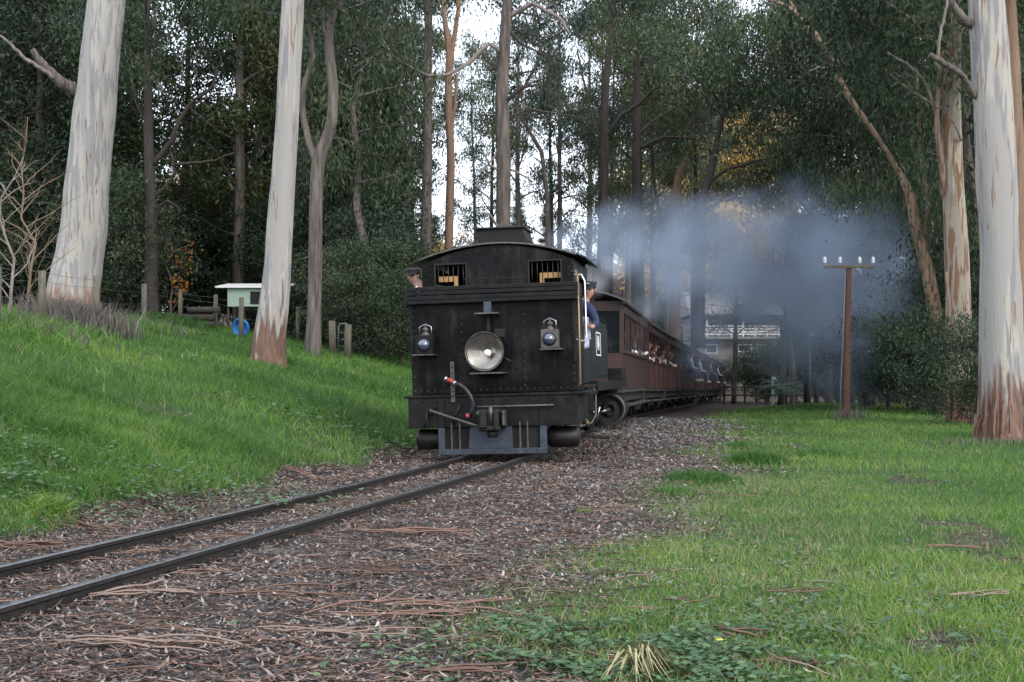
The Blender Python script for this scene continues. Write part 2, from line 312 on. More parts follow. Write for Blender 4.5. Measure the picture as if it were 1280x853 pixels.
# ------------------------------------------------------------------ grass, litter, stones: real geometry, too many to count
def scatter(n, y0, y1, x_l, x_r, power=1.0):
    """points denser near the camera, inside the view wedge with a margin"""
    u = RNG.random(n); y = y0*(y1/y0)**(u**power); half = .45*y+2.4
    x = (RNG.random(n)*2-1)*half; return x, y
def blades(x, y, h, wd, lean, tint):
    n = len(x); z = ground(x, y); a = RNG.random(n)*2*PI; la = RNG.random(n)*2*PI
    bx, by = np.cos(a)*wd, np.sin(a)*wd; lx, ly = np.cos(la)*lean*h, np.sin(la)*lean*h
    P = np.zeros((n, 5, 3)); zz = z-.01
    for k, (sg, t, wv) in enumerate(((-1, 0, 1), (1, 0, 1), (-1, .55, .75), (1, .55, .75), (0, 1, 0))):
        P[:, k, 0] = x+bx*sg*wv*.5+lx*t*t; P[:, k, 1] = y+by*sg*wv*.5+ly*t*t; P[:, k, 2] = zz+h*t*(1-.25*t*lean)
    b = np.arange(n)[:, None]*5
    T = np.concatenate([b+np.array([[0, 1, 3]]), b+np.array([[0, 3, 2]]), b+np.array([[2, 3, 4]])], 0)
    return P.reshape(-1, 3), T, np.repeat(tint, 5)
M['grass'] = leafmat('grass_blades', [(0, (.02, .055, .014)), (.3, (.045, .125, .024)), (.55, (.12, .235, .04)), (.78, (.25, .35, .07)), (.86, (.27, .24, .12)), (1, (.36, .31, .21))], .55, .4)
def clumpy(x, y): return .5+.5*np.sin(x*2.3+1.7*np.sin(y*1.9))*np.sin(y*2.7+1.3*np.sin(x*2.1))
V_, T_, C_ = [], [], []; off = 0
for (n, y0, y1, pw) in ((370000, 4.4, 17, 1.0), (230000, 15, 62, .8)):
    x, y = scatter(n, y0, y1, 0, 0, pw)
    r, l = edges(x, y); d = x-track_x(y); den = np.maximum(r*.97, l)*(1-.93*bare(x, y))
    den = np.where((d > 0), den*(.6+.4*clumpy(x*1.3, y*1.3)), den)
    keep = RNG.random(n) < den; x, y, d = x[keep], y[keep], d[keep]; n = len(x)
    cl = clumpy(x, y); cl2 = .5+.5*wob(x*.5+4, y*.33); left = d < 0
    fold = RNG.random(n)
    h = np.where(left, (.07+.15*cl+.06*fold)*(.65+.7*clumpy(x*.45+1, y*.3)), .035+.05*cl*fold+.03*fold); h = np.where((~left) & (y > 17), h*1.25+.02, h)
    far = np.clip(y/14, 1, 3.2); wd = (.0045+.003*RNG.random(n))*far*np.where(left, 1.2, 1)
    dry = np.where(left, .015+.05*(clumpy(x*.7+3, y*.5) > .8), .34*clumpy(x*1.9, y*1.1)*np.exp(-((x-1.2-.07*y)/(1.6+.05*y))**2)*np.clip((22-y)/8, 0, 1)+.03)+np.where(~left, .16*np.exp(-((d-3)/.8)**2), .05*np.exp(-((d+1.8)/.3)**2))
    t = .22+.33*RNG.random(n)+.30*(cl2-.35)+.12*np.sin(x*.9+y*.35)*np.sin(y*.6)-.16*(cl-.4)*left+.05*(~left); t = np.where(RNG.random(n) < dry, .84+.16*RNG.random(n), np.clip(t, 0, .8))
    v, f, c = blades(x, y, h, wd, .35+.75*RNG.random(n), t); V_.append(v); T_.append(f+off); C_.append(c); off += len(v)
# long tussocks
for (u, v0, rad, hh, nb, t0) in ((945, 578, .45, .28, 1500, .15), (875, 601, .5, .22, 1500, .12), (1030, 570, .6, .2, 1200, .2), (925, 560, .35, .18, 700, .2), (840, 618, .3, .16, 500, .2), (75, 545, .35, .3, 800, .15), (300, 470, .5, .25, 700, .2), (230, 560, .4, .24, 800, .22), (130, 610, .3, .25, 700, .3), (420, 520, .5, .24, 900, .2), (60, 640, .22, .22, 600, .45), (730, 640, .1, .1, 60, .5), (350, 455, .5, .3, 700, .1), (395, 445, .35, .3, 400, .12), (1060, 522, .5, .3, 600, .25), (1200, 545, 1., .2, 900, .3), (480, 490, .6, .25, 900, .18)):
    p = solve(u, v0); x = p.x+RNG.normal(0, rad*.45, nb); y = p.y+RNG.normal(0, rad*.6, nb)
    v, f, c = blades(x, y, hh*(.35+.65*RNG.random(nb))*np.exp(-.5*((x-p.x)/(rad*.8))**2), (.008+.004*RNG.random(nb))*max(1, p.y/14), .7+.5*RNG.random(nb), np.clip(t0+.3*RNG.random(nb), 0, .8)); V_.append(v); T_.append(f+off); C_.append(c); off += len(v)
g = link('grass', npmesh('grass', np.concatenate(V_), np.concatenate(T_), M['grass'], np.concatenate(C_)))
tag(g, 'short green grass of the lawn and the bank beside the line', 'grass', kind='stuff')

# low round leaved weeds
def discs(x, y, r, lift, tint, k=6, tilt=.35):
    n = len(x); z = ground(x, y)+lift; a0 = RNG.random(n)*2*PI; tx, ty = (RNG.random(n)-.5)*2*tilt, (RNG.random(n)-.5)*2*tilt
    P = np.zeros((n, k, 3))
    for i in range(k):
        a = a0+2*PI*i/k; q = r*(1 if i else .35); P[:, i, 0] = x+q*np.cos(a); P[:, i, 1] = y+q*np.sin(a); P[:, i, 2] = z+q*(np.cos(a)*tx+np.sin(a)*ty)
    return P.reshape(-1, 3), np.arange(n*k).reshape(n, k), np.repeat(tint, k)
M['weed'] = leafmat('weed_leaves', [(0, (.024, .06, .02)), (.6, (.058, .13, .045)), (1, (.105, .19, .08))], .5, .25)
vs, fs, cs = [], [], []; off = 0
for (u, v0, rx, ry, n) in ((750, 835, .65, .38, 2300), (870, 800, .6, .5, 1500), (690, 800, .3, .3, 450), (940, 845, .5, .25, 900), (1040, 790, .9, .5, 700), (190, 618, 1.6, .9, 1800), (60, 620, .8, .6, 500), (430, 540, 1.5, 1.2, 500), (1180, 760, 1, .8, 500), (900, 700, 1., 1., 500), (560, 800, .5, .3, 160), (20, 600, 1, 1, 800)):
    p = solve(u, v0); x = p.x+RNG.normal(0, rx*.62, n); y = p.y+RNG.normal(0, ry*.8, n); kp = clumpy(x*2.2, y*2.2) > .3*RNG.random(n)+.25; x, y = x[kp], y[kp]; n = len(x)
    r = (.010+.014*RNG.random(n))*max(1, p.y/9)
    v, f, c = discs(x, y, r, .015+.05*RNG.random(n)+(.1*RNG.random(n) if u < 500 else 0), RNG.random(n)); vs.append(v); fs.append(f+off); cs.append(c); off += len(v)
g = link('weeds', npmesh('weeds', np.concatenate(vs), np.concatenate(fs), M['weed'], np.concatenate(cs))); tag(g, 'low round leaved weeds creeping through the grass', 'weeds', kind='stuff')

# stones
def stones(x, y, r, tint, sink=.25):
    base = np.array([[1, 0, 0], [0, 1, 0], [-1, 0, 0], [0, -1, 0], [0, 0, 1], [0, 0, -1]], float); n = len(x)
    sc = .55+.75*RNG.random((n, 6, 1)); P = base[None]*sc*r[:, None, None]; P[:, :, 2] *= .6
    a = RNG.random(n)*2*PI; c, s_ = np.cos(a)[:, None], np.sin(a)[:, None]; px_, py_ = P[:, :, 0]*c-P[:, :, 1]*s_, P[:, :, 0]*s_+P[:, :, 1]*c
    tl = (RNG.random(n)-.5)[:, None]*.8
    P = np.stack([px_+x[:, None], py_+y[:, None], P[:, :, 2]+px_*tl+(ground(x, y)+r*sink)[:, None]], -1)
    tri = np.array([[0, 1, 4], [1, 2, 4], [2, 3, 4], [3, 0, 4], [1, 0, 5], [2, 1, 5], [3, 2, 5], [0, 3, 5]])
    return P.reshape(-1, 3), (np.arange(n)[:, None, None]*6+tri[None]).reshape(-1, 3), np.repeat(tint, 6)
M['stone'] = leafmat('ballast_stone', [(0, (.03, .03, .033)), (.5, (.085, .09, .10)), (.85, (.16, .168, .185)), (1, (.26, .25, .24))], .85, 0)
def litterpts(n, y0, y1, pw=1.0, spill=.0):
    x, y = scatter(n, y0, y1, 0, 0, pw); u = RNG.random(n); m = u < .9
    dd = np.where(RNG.random(n) < .12, RNG.random(n)*1.2-2.2, RNG.random(n)*6-1.7)
    x = np.where(m, track_x(y)+dd, x); r, l = edges(x, y); den = 1-np.maximum(r, l)*(1-bare(x, y))+spill
    ok = (RNG.random(n) < den) & (np.abs(x) < .45*y+2.4); return x[ok], y[ok]
x, y = litterpts(60000, 4.4, 40, 1.1); r = (.006+.022*RNG.random(len(x))**2.5)*np.clip(y/11, 1, 3)
g = link('gravel', npmesh('gravel', *(lambda a: (a[0], a[1], M['stone'], a[2]))(stones(x, y, r, RNG.random(len(x)))))); tag(g, 'dark grey ballast stones strewn beside the rails', 'gravel', kind='stuff')

# dead gum leaves and shreds of bark
def shreds(x, y, L, W, tint, curl=.3, lift=.012):
    n = len(x); a = RNG.random(n)*2*PI; z = ground(x, y)+lift+RNG.random(n)*.03; P = np.zeros((n, 6, 3)); tl = RNG.normal(0, .18, n); bd = RNG.normal(0, .25, n)
    for k, (t, s_) in enumerate(((-1, 0), (-.3, 1), (.35, 1), (1, 0), (.35, -1), (-.3, -1))):
        lx = t*L*.5; ly = s_*W*.5+bd*L*(t*t)*.3; P[:, k, 0] = x+lx*np.cos(a)-ly*np.sin(a); P[:, k, 1] = y+lx*np.sin(a)+ly*np.cos(a)
        P[:, k, 2] = z+lx*tl+curl*L*.25*(t*t)+np.abs(s_)*W*.25*np.sign(tl)
    b = np.arange(n)[:, None]*6
    return P.reshape(-1, 3), np.concatenate([b+np.array([[0, 1, 5, 5]])[:, [0, 1, 2, 2]], b+np.array([[1, 2, 4, 5]]), b+np.array([[2, 3, 4, 4]])], 0), np.repeat(tint, 6)
def tri6(P, F4, tint):
    n = len(P)//6; b = np.arange(n)[:, None]*6
    return P, np.concatenate([b+np.array([[0, 1, 5]]), b+np.array([[1, 2, 4]]), b+np.array([[1, 4, 5]]), b+np.array([[2, 3, 4]])], 0), tint
M['litter'] = leafmat('dead_leaf', [(0, (.018, .012, .009)), (.3, (.065, .043, .033)), (.5, (.125, .088, .070)), (.62, (.23, .125, .082)), (.75, (.25, .195, .165)), (.93, (.31, .255, .215)), (1, (.42, .37, .32))], .7, .1)
x, y = litterpts(145000, 4.4, 38, 1.0, .09); kp = clumpy(x*1.1, y*.9)*.6+.55 > RNG.random(len(x)); x, y = x[kp], y[kp]; n = len(x); fr = np.clip(y/10, 1, 3)
a = tri6(*shreds(x, y, (.022+.075*RNG.random(n)**1.5)*fr**.6, (.005+.011*RNG.random(n))*fr**.8, np.clip(RNG.random(n)**1.25+.22*(clumpy(x*.8+2, y*.6)-.5), 0, 1)))
g = link('leaf_litter', npmesh('leaf_litter', a[0], a[1], M['litter'], a[2])); tag(g, 'dead gum leaves and bark chips littering the ballast', 'leaf litter', kind='stuff')
M['barkred'] = leafmat('shed_bark', [(0, (.035, .024, .02)), (.4, (.11, .07, .055)), (.7, (.20, .115, .082)), (1, (.27, .20, .165))], .8, 0)
def ribbon(p0, ang, L, W, seed, tint=.5, thick=.006):
    """a curled strip of bark lying on the ground, with thickness; returns verts, quads"""
    rg = random.Random(seed); n = max(5, int(L/.09)); x, y = p0; a = ang; vs = []; k1 = rg.uniform(-1, 1)*.05
    for i in range(n+1):
        t = i/n; a += k1+rg.uniform(-.09, .09); wd = W*(math.sin(PI*min(1, max(.0, t*.92+.04)))**.5)*(.8+.4*rg.random()); z = float(ground(x, y))+.018+.03*abs(math.sin(t*5+seed))*min(1, L)
        nx, ny = -math.sin(a), math.cos(a); cu = .35*wd
        vs += [(x+nx*wd/2, y+ny*wd/2, z+cu), (x, y, z), (x-nx*wd/2, y-ny*wd/2, z+cu*.9), (x-nx*wd/2, y-ny*wd/2, z+cu*.9+thick), (x, y, z+thick), (x+nx*wd/2, y+ny*wd/2, z+cu+thick)]
        x += math.cos(a)*L/n; y += math.sin(a)*L/n
    fs = [(i*6+k, i*6+(k+1) % 6, (i+1)*6+(k+1) % 6, (i+1)*6+k) for i in range(n) for k in range(6)]
    return vs, fs
vs, fs, cs = [], [], []; off = 0
x, y = litterpts(4600, 4.4, 34, 1.0, .08)
for k in range(len(x)):
    v, f = ribbon((x[k], y[k]), random.gauss(.05, .8)+(PI if random.random() < .5 else 0), random.choice((1, 1, 1.6))*random.uniform(.1, .36), random.uniform(.004, .014)*max(1, y[k]/14), k, thick=.003)
    vs += v; fs += [tuple(i+off for i in q) for q in f]; off += len(v); cs += [random.random()]*len(v)
g = link('bark_shreds', npmesh('bark_shreds', vs, fs, M['barkred'], cs)); tag(g, 'small shreds of shed gum bark scattered over the ballast', 'bark shreds', kind='stuff')
BIG = [(370, 752, 900, 0, 'long straight red brown bark strip lying left of centre in the foreground ballast', 1.0, .035, -.05), (520, 672, 0, 0, 'bright orange bark strip lying on the dark ballast below the locomotive', .95, .05, -.12),
 (430, 800, 0, 0, 'thin grey brown bark strip near the lower left of the ballast', .8, .02, .2), (550, 765, 0, 0, 'tangled brown bark strip left of the ivy patch', 1.1, .04, .05), (500, 778, 0, 0, 'long twisted bark strip just below the tangled one', 1.0, .03, .16),
 (470, 715, 0, 0, 'slender dark bark strip in the middle of the ballast', .8, .02, .02), (185, 748, 0, 0, 'grey flat bark strip lying close to the near rail', .6, .06, .35), (200, 812, 0, 0, 'pale twig like bark strip in the lower left corner ballast', .9, .03, .12),
 (1000, 748, 0, 0, 'thin red bark strip lying across the lawn right of centre', .45, .025, -.03), (925, 800, 0, 0, 'wide red brown bark piece lying slantwise in the lawn', .38, .05, -.75), (1190, 689, 0, 0, 'orange bark strip beside the bare dirt patch at right', .5, .03, -.1), (845, 757, 0, 0, 'short dark red bark piece in the grass above the ivy', .16, .025, -.3),
 (805, 768, 0, 0, 'short orange bark piece in the grass beside the dead leaf tuft', .2, .02, -.4), (1225, 750, 0, 0, 'pale forked bark strip at the right edge of the lawn', .45, .03, .3), (0, 687, 0, 0, 'pinkish bark strip on the grass edge at far left beyond the rails', .9, .07, -.05), (400, 602, 0, 0, 'straight tan stick on the far side of the rails before the locomotive', .9, .03, -.06),
 (120, 665, 0, 0, 'brown bark piece between grass and far rail on the left', .6, .05, -.45), (500, 572, 0, 0, 'small leaning bark strip beside the buffer beam on the grass edge', .7, .04, -.5), (600, 850, 0, 0, 'red brown bark slab at the very bottom of the picture', .5, .06, -.02)]
for k, (u, v0, _a, _b, lb, L, W, ang) in enumerate(BIG):
    p = solve(u, v0); v, f = [], []
    for q in range(5 if L > .5 else 3):
        L2 = L*random.uniform(.35, 1); w2 = W*random.uniform(.25, .6); sx = random.uniform(-.5, .5)*(L-L2); sy = random.gauss(0, W*.7)
        a2, b2 = ribbon((p.x-L2/2*math.cos(ang)+sx*math.cos(ang)-sy*math.sin(ang), p.y-L2/2*math.sin(ang)+sx*math.sin(ang)+sy*math.cos(ang)), ang+random.gauss(0, .24), L2, w2, 900+k*7+q, thick=.004); f += [tuple(i+len(v) for i in z_) for z_ in b2]; v += a2
    v = [(a-p.x, b-p.y, c-p.z+.01) for (a, b, c) in v]; t = .75 if 'orange' in lb or 'tan' in lb else .3 if 'dark' in lb or 'tangled' in lb else (.95 if 'pale' in lb or 'grey' in lb else .5)
    o = link('bark_strip', npmesh('bark_strip', v, f, M['barkred'], [t]*len(v)), loc=p); tag(o, lb, 'bark strip', 'large bark strips fallen on the ground')
# dead drooping leaf tuft bottom right of centre
p = solve(800, 852); p = solve(795, 848); tf = MB()
M['deadleaf'] = mat('straw_leaf', (.34, .31, .17), (.2, .19, .10), .75, 0, 16, (1, 1, .3), c3=(.5, .46, .32))
for k in range(120):
    a = random.gauss(-.6, .9); L = random.uniform(.12, .3); wd = random.uniform(.005, .013); dx, dy = math.cos(a), math.sin(a); nx, ny = -dy, dx; h0 = random.uniform(.05, .15)
    pts = [(0, h0*.7), (.25, h0), (.6, h0*.55), (1, .01)]; vs = []
    ox, oy = random.uniform(-.05, .05), random.uniform(-.03, .03)
    for (t, z) in pts:
        wv = wd*(1-.75*t); vs += [(ox+dx*L*t+nx*wv/2, oy+dy*L*t+ny*wv/2, z), (ox+dx*L*t-nx*wv/2, oy+dy*L*t-ny*wv/2, z+.004)]
    tf.add(vs, [(2*i, 2*i+1, 2*i+3, 2*i+2) for i in range(3)])
o = tf.build('withered_tuft', M['deadleaf'], loc=(p.x, p.y, p.z)); tag(o, 'withered straw coloured tuft of long leaves among the ground ivy', 'plant')
# tiny lawn flowers
for (u, v0, col_, lb) in ((898, 819, (.75, .6, .03), 'small yellow flower in the lawn beside the withered tuft'), (242, 449, (.8, .8, .8), 'white daisy on the bank left of the leaning pale trunk'), (262, 466, (.8, .8, .8), 'lone lower white daisy on the bank')):
    p = solve(u, v0); mb = MB(); rr = .012 if v0 > 600 else .03
    for k in range(7): a = 2*PI*k/7; mb.box((rr*.7*math.cos(a), rr*.7*math.sin(a), .07), (rr, rr*.5, .003), Matrix.Rotation(a, 3, 'Z').to_quaternion())
    r0 = empty('lawn_flower', p, 0, lb, 'flower', 'flowers in the grass'); mb.build('petals', mat('petal', col_), r0); MB().cyl((0, 0, 0), (0, 0, .07), .0015, 4).build('stem', M['weed'], r0)
# ------------------------------------------------------------------ trees
M['gum1'] = gum('white_gum_bark', (.345, .325, .295), (.225, .222, .225), (.19, .13, .09), (.19, .12, .09), 0, .9)
M['gum2'] = gum('streaked_gum_bark', (.345, .32, .285), (.205, .202, .208), (.20, .135, .095), (.115, .068, .05), 0, 1.5, .09, .62)
M['gum3'] = gum('creamy_gum_bark', (.32, .275, .215), (.21, .185, .155), (.17, .10, .065), (.13, .08, .06), 0, .8, .1, .53)
M['tanbark'] = gum('tan_bark', (.27, .18, .12), (.19, .135, .10), (.12, .07, .05), (.12, .075, .055), 0, 1, .12, .55)
M['orange'] = gum('orange_bark', (.23, .145, .095), (.17, .12, .09), (.18, .10, .06), (.15, .09, .06), 0, 1, .1, .56)
M['greybark'] = mat('furrowed_grey_bark', (.055, .045, .04), (.15, .125, .11), .9, 0, 9, (1, 1, .12), .9, 22, c3=(.2, .165, .145), contrast=(.4, .62))
M['darkbark'] = mat('dark_bark', (.022, .018, .016), (.055, .044, .038), .9, 0, 7, (1, 1, .15), .8, 20)
M['deadwood'] = mat('dead_branch', (.12, .10, .09), (.26, .22, .195), .85, 0, 10, (1, 1, .3), .5)
L_ = {}
L_['euc'] = leafmat('gum_leaves', [(0, (.012, .022, .012)), (.45, (.032, .055, .027)), (.8, (.07, .10, .045)), (1, (.13, .155, .07))], .45, .28)
L_['dark'] = leafmat('dark_leaves', [(0, (.009, .018, .009)), (.5, (.024, .044, .020)), (1, (.068, .10, .042))], .5, .2)
L_['blue'] = leafmat('blue_green_leaves', [(0, (.014, .027, .021)), (.5, (.036, .06, .044)), (1, (.085, .12, .08))], .5, .25)
L_['mid'] = leafmat('mid_green_leaves', [(0, (.02, .03, .011)), (.5, (.06, .08, .028)), (1, (.15, .17, .06))], .5, .3)
L_['gold'] = leafmat('sunlit_autumn_leaves', [(0, (.25, .15, .04)), (.5, (.55, .36, .10)), (1, (.8, .6, .25))], .6, .5)  # autumn gold with the far sunlight painted into the leaf colour
L_['warm'] = leafmat('olive_leaves', [(0, (.05, .055, .018)), (.5, (.12, .11, .035)), (1, (.3, .22, .07))], .6, .4)
def leafcloud(anch, n, L, W, sig, droop, seed, flat=.6):
    """rhombic leaves gathered in clumps round the anchors"""
    rg = np.random.default_rng(seed); A = np.asarray(anch, float); A = A[rg.random(len(A)) < .62] if len(A) > 40 else A; wgt = rg.random(len(A))**1.6+.12; k = rg.choice(len(A), n, p=wgt/wgt.sum())
    g = rg.normal(0, 1, (n, 3))*sig; g[:, 2] *= flat; g[:, 2] -= droop*sig*np.abs(rg.normal(0, .8, n)); c = A[k]+g
    d = rg.normal(0, 1, (n, 3)); d[:, 2] -= droop*1.8; d /= np.linalg.norm(d, axis=1)[:, None]
    e = rg.normal(0, 1, (n, 3)); e -= d*(e*d).sum(1)[:, None]; e /= np.linalg.norm(e, axis=1)[:, None]
    ll = (L*(.6+.8*rg.random(n)))[:, None]; ww = (W*(.6+.8*rg.random(n)))[:, None]
    P = np.stack([c-d*ll/2, c+e*ww/2-d*ll*.08, c+d*ll/2, c-e*ww/2-d*ll*.08], 1).reshape(-1, 3)
    ct = rg.random(len(A))[k]; t = np.clip(.02+.66*ct+.36*rg.random(n), 0, 1)
    return P, np.arange(4*n).reshape(n, 4), np.repeat(t, 4)
def limb(mb, p, d, L, r, rg, seg=6, curl=.25, grav=0, n=5, twigs=0, anch=None, r1=.25, sub=.45):
    d = Vector(d).normalized(); pts = [Vector(p)]; rr = [r]
    for i in range(seg):
        d = (d+Vector((rg.gauss(0, curl), rg.gauss(0, curl), rg.gauss(0, curl)*.7-grav))*.5).normalized(); pts.append(pts[-1]+d*L/seg); rr.append(r*(1-(1-r1)*(i+1)/seg))
    mb.tube(pts, rr, n, cap=False)
    if anch is not None: anch += pts[seg//2+1:]
    for k in range(twigs):
        i = rg.randint(max(1, seg//3), seg); q = pts[i]; dd = (pts[i]-pts[i-1]).normalized(); sd = Vector((rg.gauss(0, 1), rg.gauss(0, 1), rg.gauss(.1, .6))).normalized()
        limb(mb, q, dd*.6+sd, L*sub*rg.uniform(.6, 1.1), rr[i]*.55, rg, 4, curl, grav, 4, 0, anch)
    return pts
def gen_tree(kind, seed, H, r0, first, spread, nlimb, nleaf, L, W, sig, droop, bark, leaf, up=.5, twigs=3, dead=0, top=1.0, conic=0, lean=.02, n=8, curl=.3):
    """a tree standing at its own origin: returns (trunk mesh, crown mesh)"""
    rg = random.Random(seed); mb = MB(); anch = []; pts = []; x = y = 0; lx, ly = rg.uniform(-lean, lean), rg.uniform(-lean, lean)
    for i in range(13):
        t = i/12; pts.append(Vector((x, y, H*t-.3*(i == 0)))); x += rg.gauss(lx, lean)*H/12; y += rg.gauss(ly, lean)*H/12
    rr = [r0*(1.35 if i == 0 else (1-.85*(i/12)**1.1)) for i in range(13)]; mb.tube(pts, rr, n, cap=False)
    for k in range(nlimb):
        t = first+(1-first)*((k+rg.random()*.8)/nlimb); i = min(11, int(t*12)); q = pts[i].lerp(pts[i+1], t*12-i); a = k*2.4+rg.uniform(-.5, .5)
        s_ = spread*((1-t*.9) if conic else (.55+.6*math.sin(PI*min(1, (t-first)/(1-first)*.8+.15))))*rg.uniform(.7, 1.15)
        limb(mb, q, (math.cos(a), math.sin(a), up*rg.uniform(.3, 1.5)), s_, max(.02, rr[i]*.42), rg, 6, curl, .04 if conic else -.03, 5, twigs, anch)
    for k in range(dead):
        t = rg.uniform(first*.4, first+.2); i = min(11, int(t*12)); q = pts[i]; a = rg.uniform(0, 2*PI)
        limb(mb, q, (math.cos(a), math.sin(a), rg.uniform(-.2, .6)), spread*rg.uniform(.3, .8), r0*.16, rg, 6, .35, .06, 4, 2, None)
    anch += pts[-2:]; tm = mb.mesh('trunk', bark); P, F, t = leafcloud([tuple(a) for a in anch], nleaf, L, W, sig, droop, seed)
    return tm, npmesh('crown', P, F, leaf, t)
PRO = {
 'pine': gen_tree('pine', 11, 20, .32, .10, 3.6, 42, 30000, .26, .07, .5, .5, M['darkbark'], L_['dark'], .15, 3, 6, conic=1),
 'cypress': gen_tree('cypress', 12, 11, .22, .06, 2.6, 38, 24000, .24, .07, .45, .4, M['darkbark'], L_['dark'], .2, 3, 0, conic=1),
 'gumA': gen_tree('gum', 13, 24, .26, .42, 4.6, 15, 12500, .24, .07, .40, .9, M['greybark'], L_['euc'], .9, 4, 8),
 'gumB': gen_tree('gum', 14, 22, .22, .30, 4.0, 16, 11500, .24, .065, .36, .9, M['darkbark'], L_['blue'], .7, 4, 6),
 'thin': gen_tree('gum', 15, 24, .2, .40, 2.7, 12, 4500, .26, .075, .38, .6, M['greybark'], L_['blue'], .5, 3, 10),
 'broad': gen_tree('broad', 16, 14, .3, .22, 4.2, 20, 26000, .22, .08, .6, .3, M['darkbark'], L_['euc'], .55, 5, 3),
 'shrub': gen_tree('shrub', 17, 3.6, .08, .05, 1.7, 22, 11000, .13, .045, .32, .3, M['darkbark'], L_['dark'], .6, 3, 0),
 'bush': gen_tree('bush', 18, 3.2, .07, .05, 1.9, 22, 10000, .17, .05, .35, .6, M['darkbark'], L_['euc'], .5, 3, 0),
 'brush': gen_tree('shrub', 21, 3.8, .07, .05, 2.0, 24, 7000, .16, .045, .34, .3, M['greybark'], L_['blue'], .6, 5, 6),
 'autumn': gen_tree('broad', 19, 9, .16, .2, 3.0, 18, 9000, .24, .13, .55, .2, M['darkbark'], L_['gold'], .6, 4, 0),
 'olive': gen_tree('broad', 20, 10, .2, .2, 3.4, 18, 13000, .24, .1, .6, .3, M['greybark'], L_['warm'], .6, 4, 2),
}
NAMES = dict(pine='pine_tree', cypress='cypress_tree', gumA='gum_tree', gumB='gum_tree', thin='gum_tree', broad='blackwood_tree', shrub='shrub', bush='shrub', brush='shrub', autumn='autumn_tree', olive='olive_green_tree')
CATS = dict(pine='pine tree', cypress='cypress', gumA='gum tree', gumB='gum tree', thin='gum tree', broad='tree', shrub='shrub', bush='shrub', brush='shrub', autumn='autumn tree', olive='tree')
LAB = dict(pine='tall dark pine in the left hand thicket behind the fence', cypress='dense dark cypress behind the fence near the locomotive', gumA='tall gum tree with open leafy crown in the forest background', gumB='slender dark barked gum in the forest background',
           thin='thin straight gum with sparse crown against the white sky', broad='broad leafy dark tree in the forest background', shrub='dark dense shrub in the undergrowth below the trees', bush='leafy green shrub in the undergrowth below the gums', brush='blue green twiggy shrub in the undergrowth', autumn='golden leaved tree in sunlit colour far behind the trunks', olive='olive brown leaved tree far behind the train')
GRP = dict(pine='pines behind the paddock fence', cypress='cypresses behind the fence', gumA='background gum trees', gumB='background dark gums', thin='thin gums against the sky', broad='background leafy trees', shrub='undergrowth shrubs', bush='leafy undergrowth shrubs', brush='twiggy undergrowth shrubs', autumn='far golden trees', olive='far olive trees')
PLANTS = []
def plant(kind, p, s=1, rz=None, label=None, sz=None, uniq=False, drop=0):
    r = empty(NAMES[kind], (p[0], p[1], p[2]-.05-drop), random.uniform(0, 6.28) if rz is None else rz, label or LAB[kind], CATS[kind], None if uniq else GRP[kind])
    r.scale = (s, s, (sz or s)); a, b = PRO[kind]; link('trunk', a, r); o = link('crown', b, r)
    if kind not in ('autumn', 'olive'):
        o.material_slots[0].link = 'OBJECT'; o.material_slots[0].material = L_[random.choice({'pine': ['dark', 'dark', 'blue'], 'cypress': ['dark'], 'gumA': ['euc', 'mid', 'blue'], 'gumB': ['euc', 'mid', 'blue', 'mid'], 'thin': ['blue', 'mid'], 'broad': ['dark', 'mid', 'euc'], 'shrub': ['dark', 'euc'], 'bush': ['euc', 'mid', 'dark'], 'brush': ['blue', 'euc']}[kind])]
    if not uniq and not label: PLANTS.append((kind, p, r))
    return r
# left thicket: a wall of dark conifers and broad trees
for (k, u, Y, s) in (('pine', -60, 56, 1), ('pine', 30, 60, 1.0), ('broad', 45, 53, .95), ('pine', 165, 62, 1.05), ('pine', 330, 64, 1.0), ('pine', 405, 72, 1.1), ('broad', 320, 58, 1.1), ('gumB', 430, 56, 1.0), ('gumA', 475, 64, 1.0),
                     ('pine', -130, 64, 1.1), ('gumA', 300, 55, .95), ('broad', 120, 66, 1.2), ('pine', 470, 84, 1.0), ('broad', 390, 80, 1.3), ('gumB', 350, 76, 1.1), ('pine', 10, 84, 1.2), ('broad', -20, 72, 1.3), ('gumA', 75, 63, 1.05), ('gumB', 225, 60, .9), ('cypress', 120, 58, 1.1), ('cypress', 30, 66, 1.2), ('cypress', 265, 80, 1.2)):
    plant(k, gp(u, Y), s)
for (u, Y, s) in ((425, 50, .92), (470, 54, .95), (345, 60, .9)): plant('cypress', gp(u, Y), s)
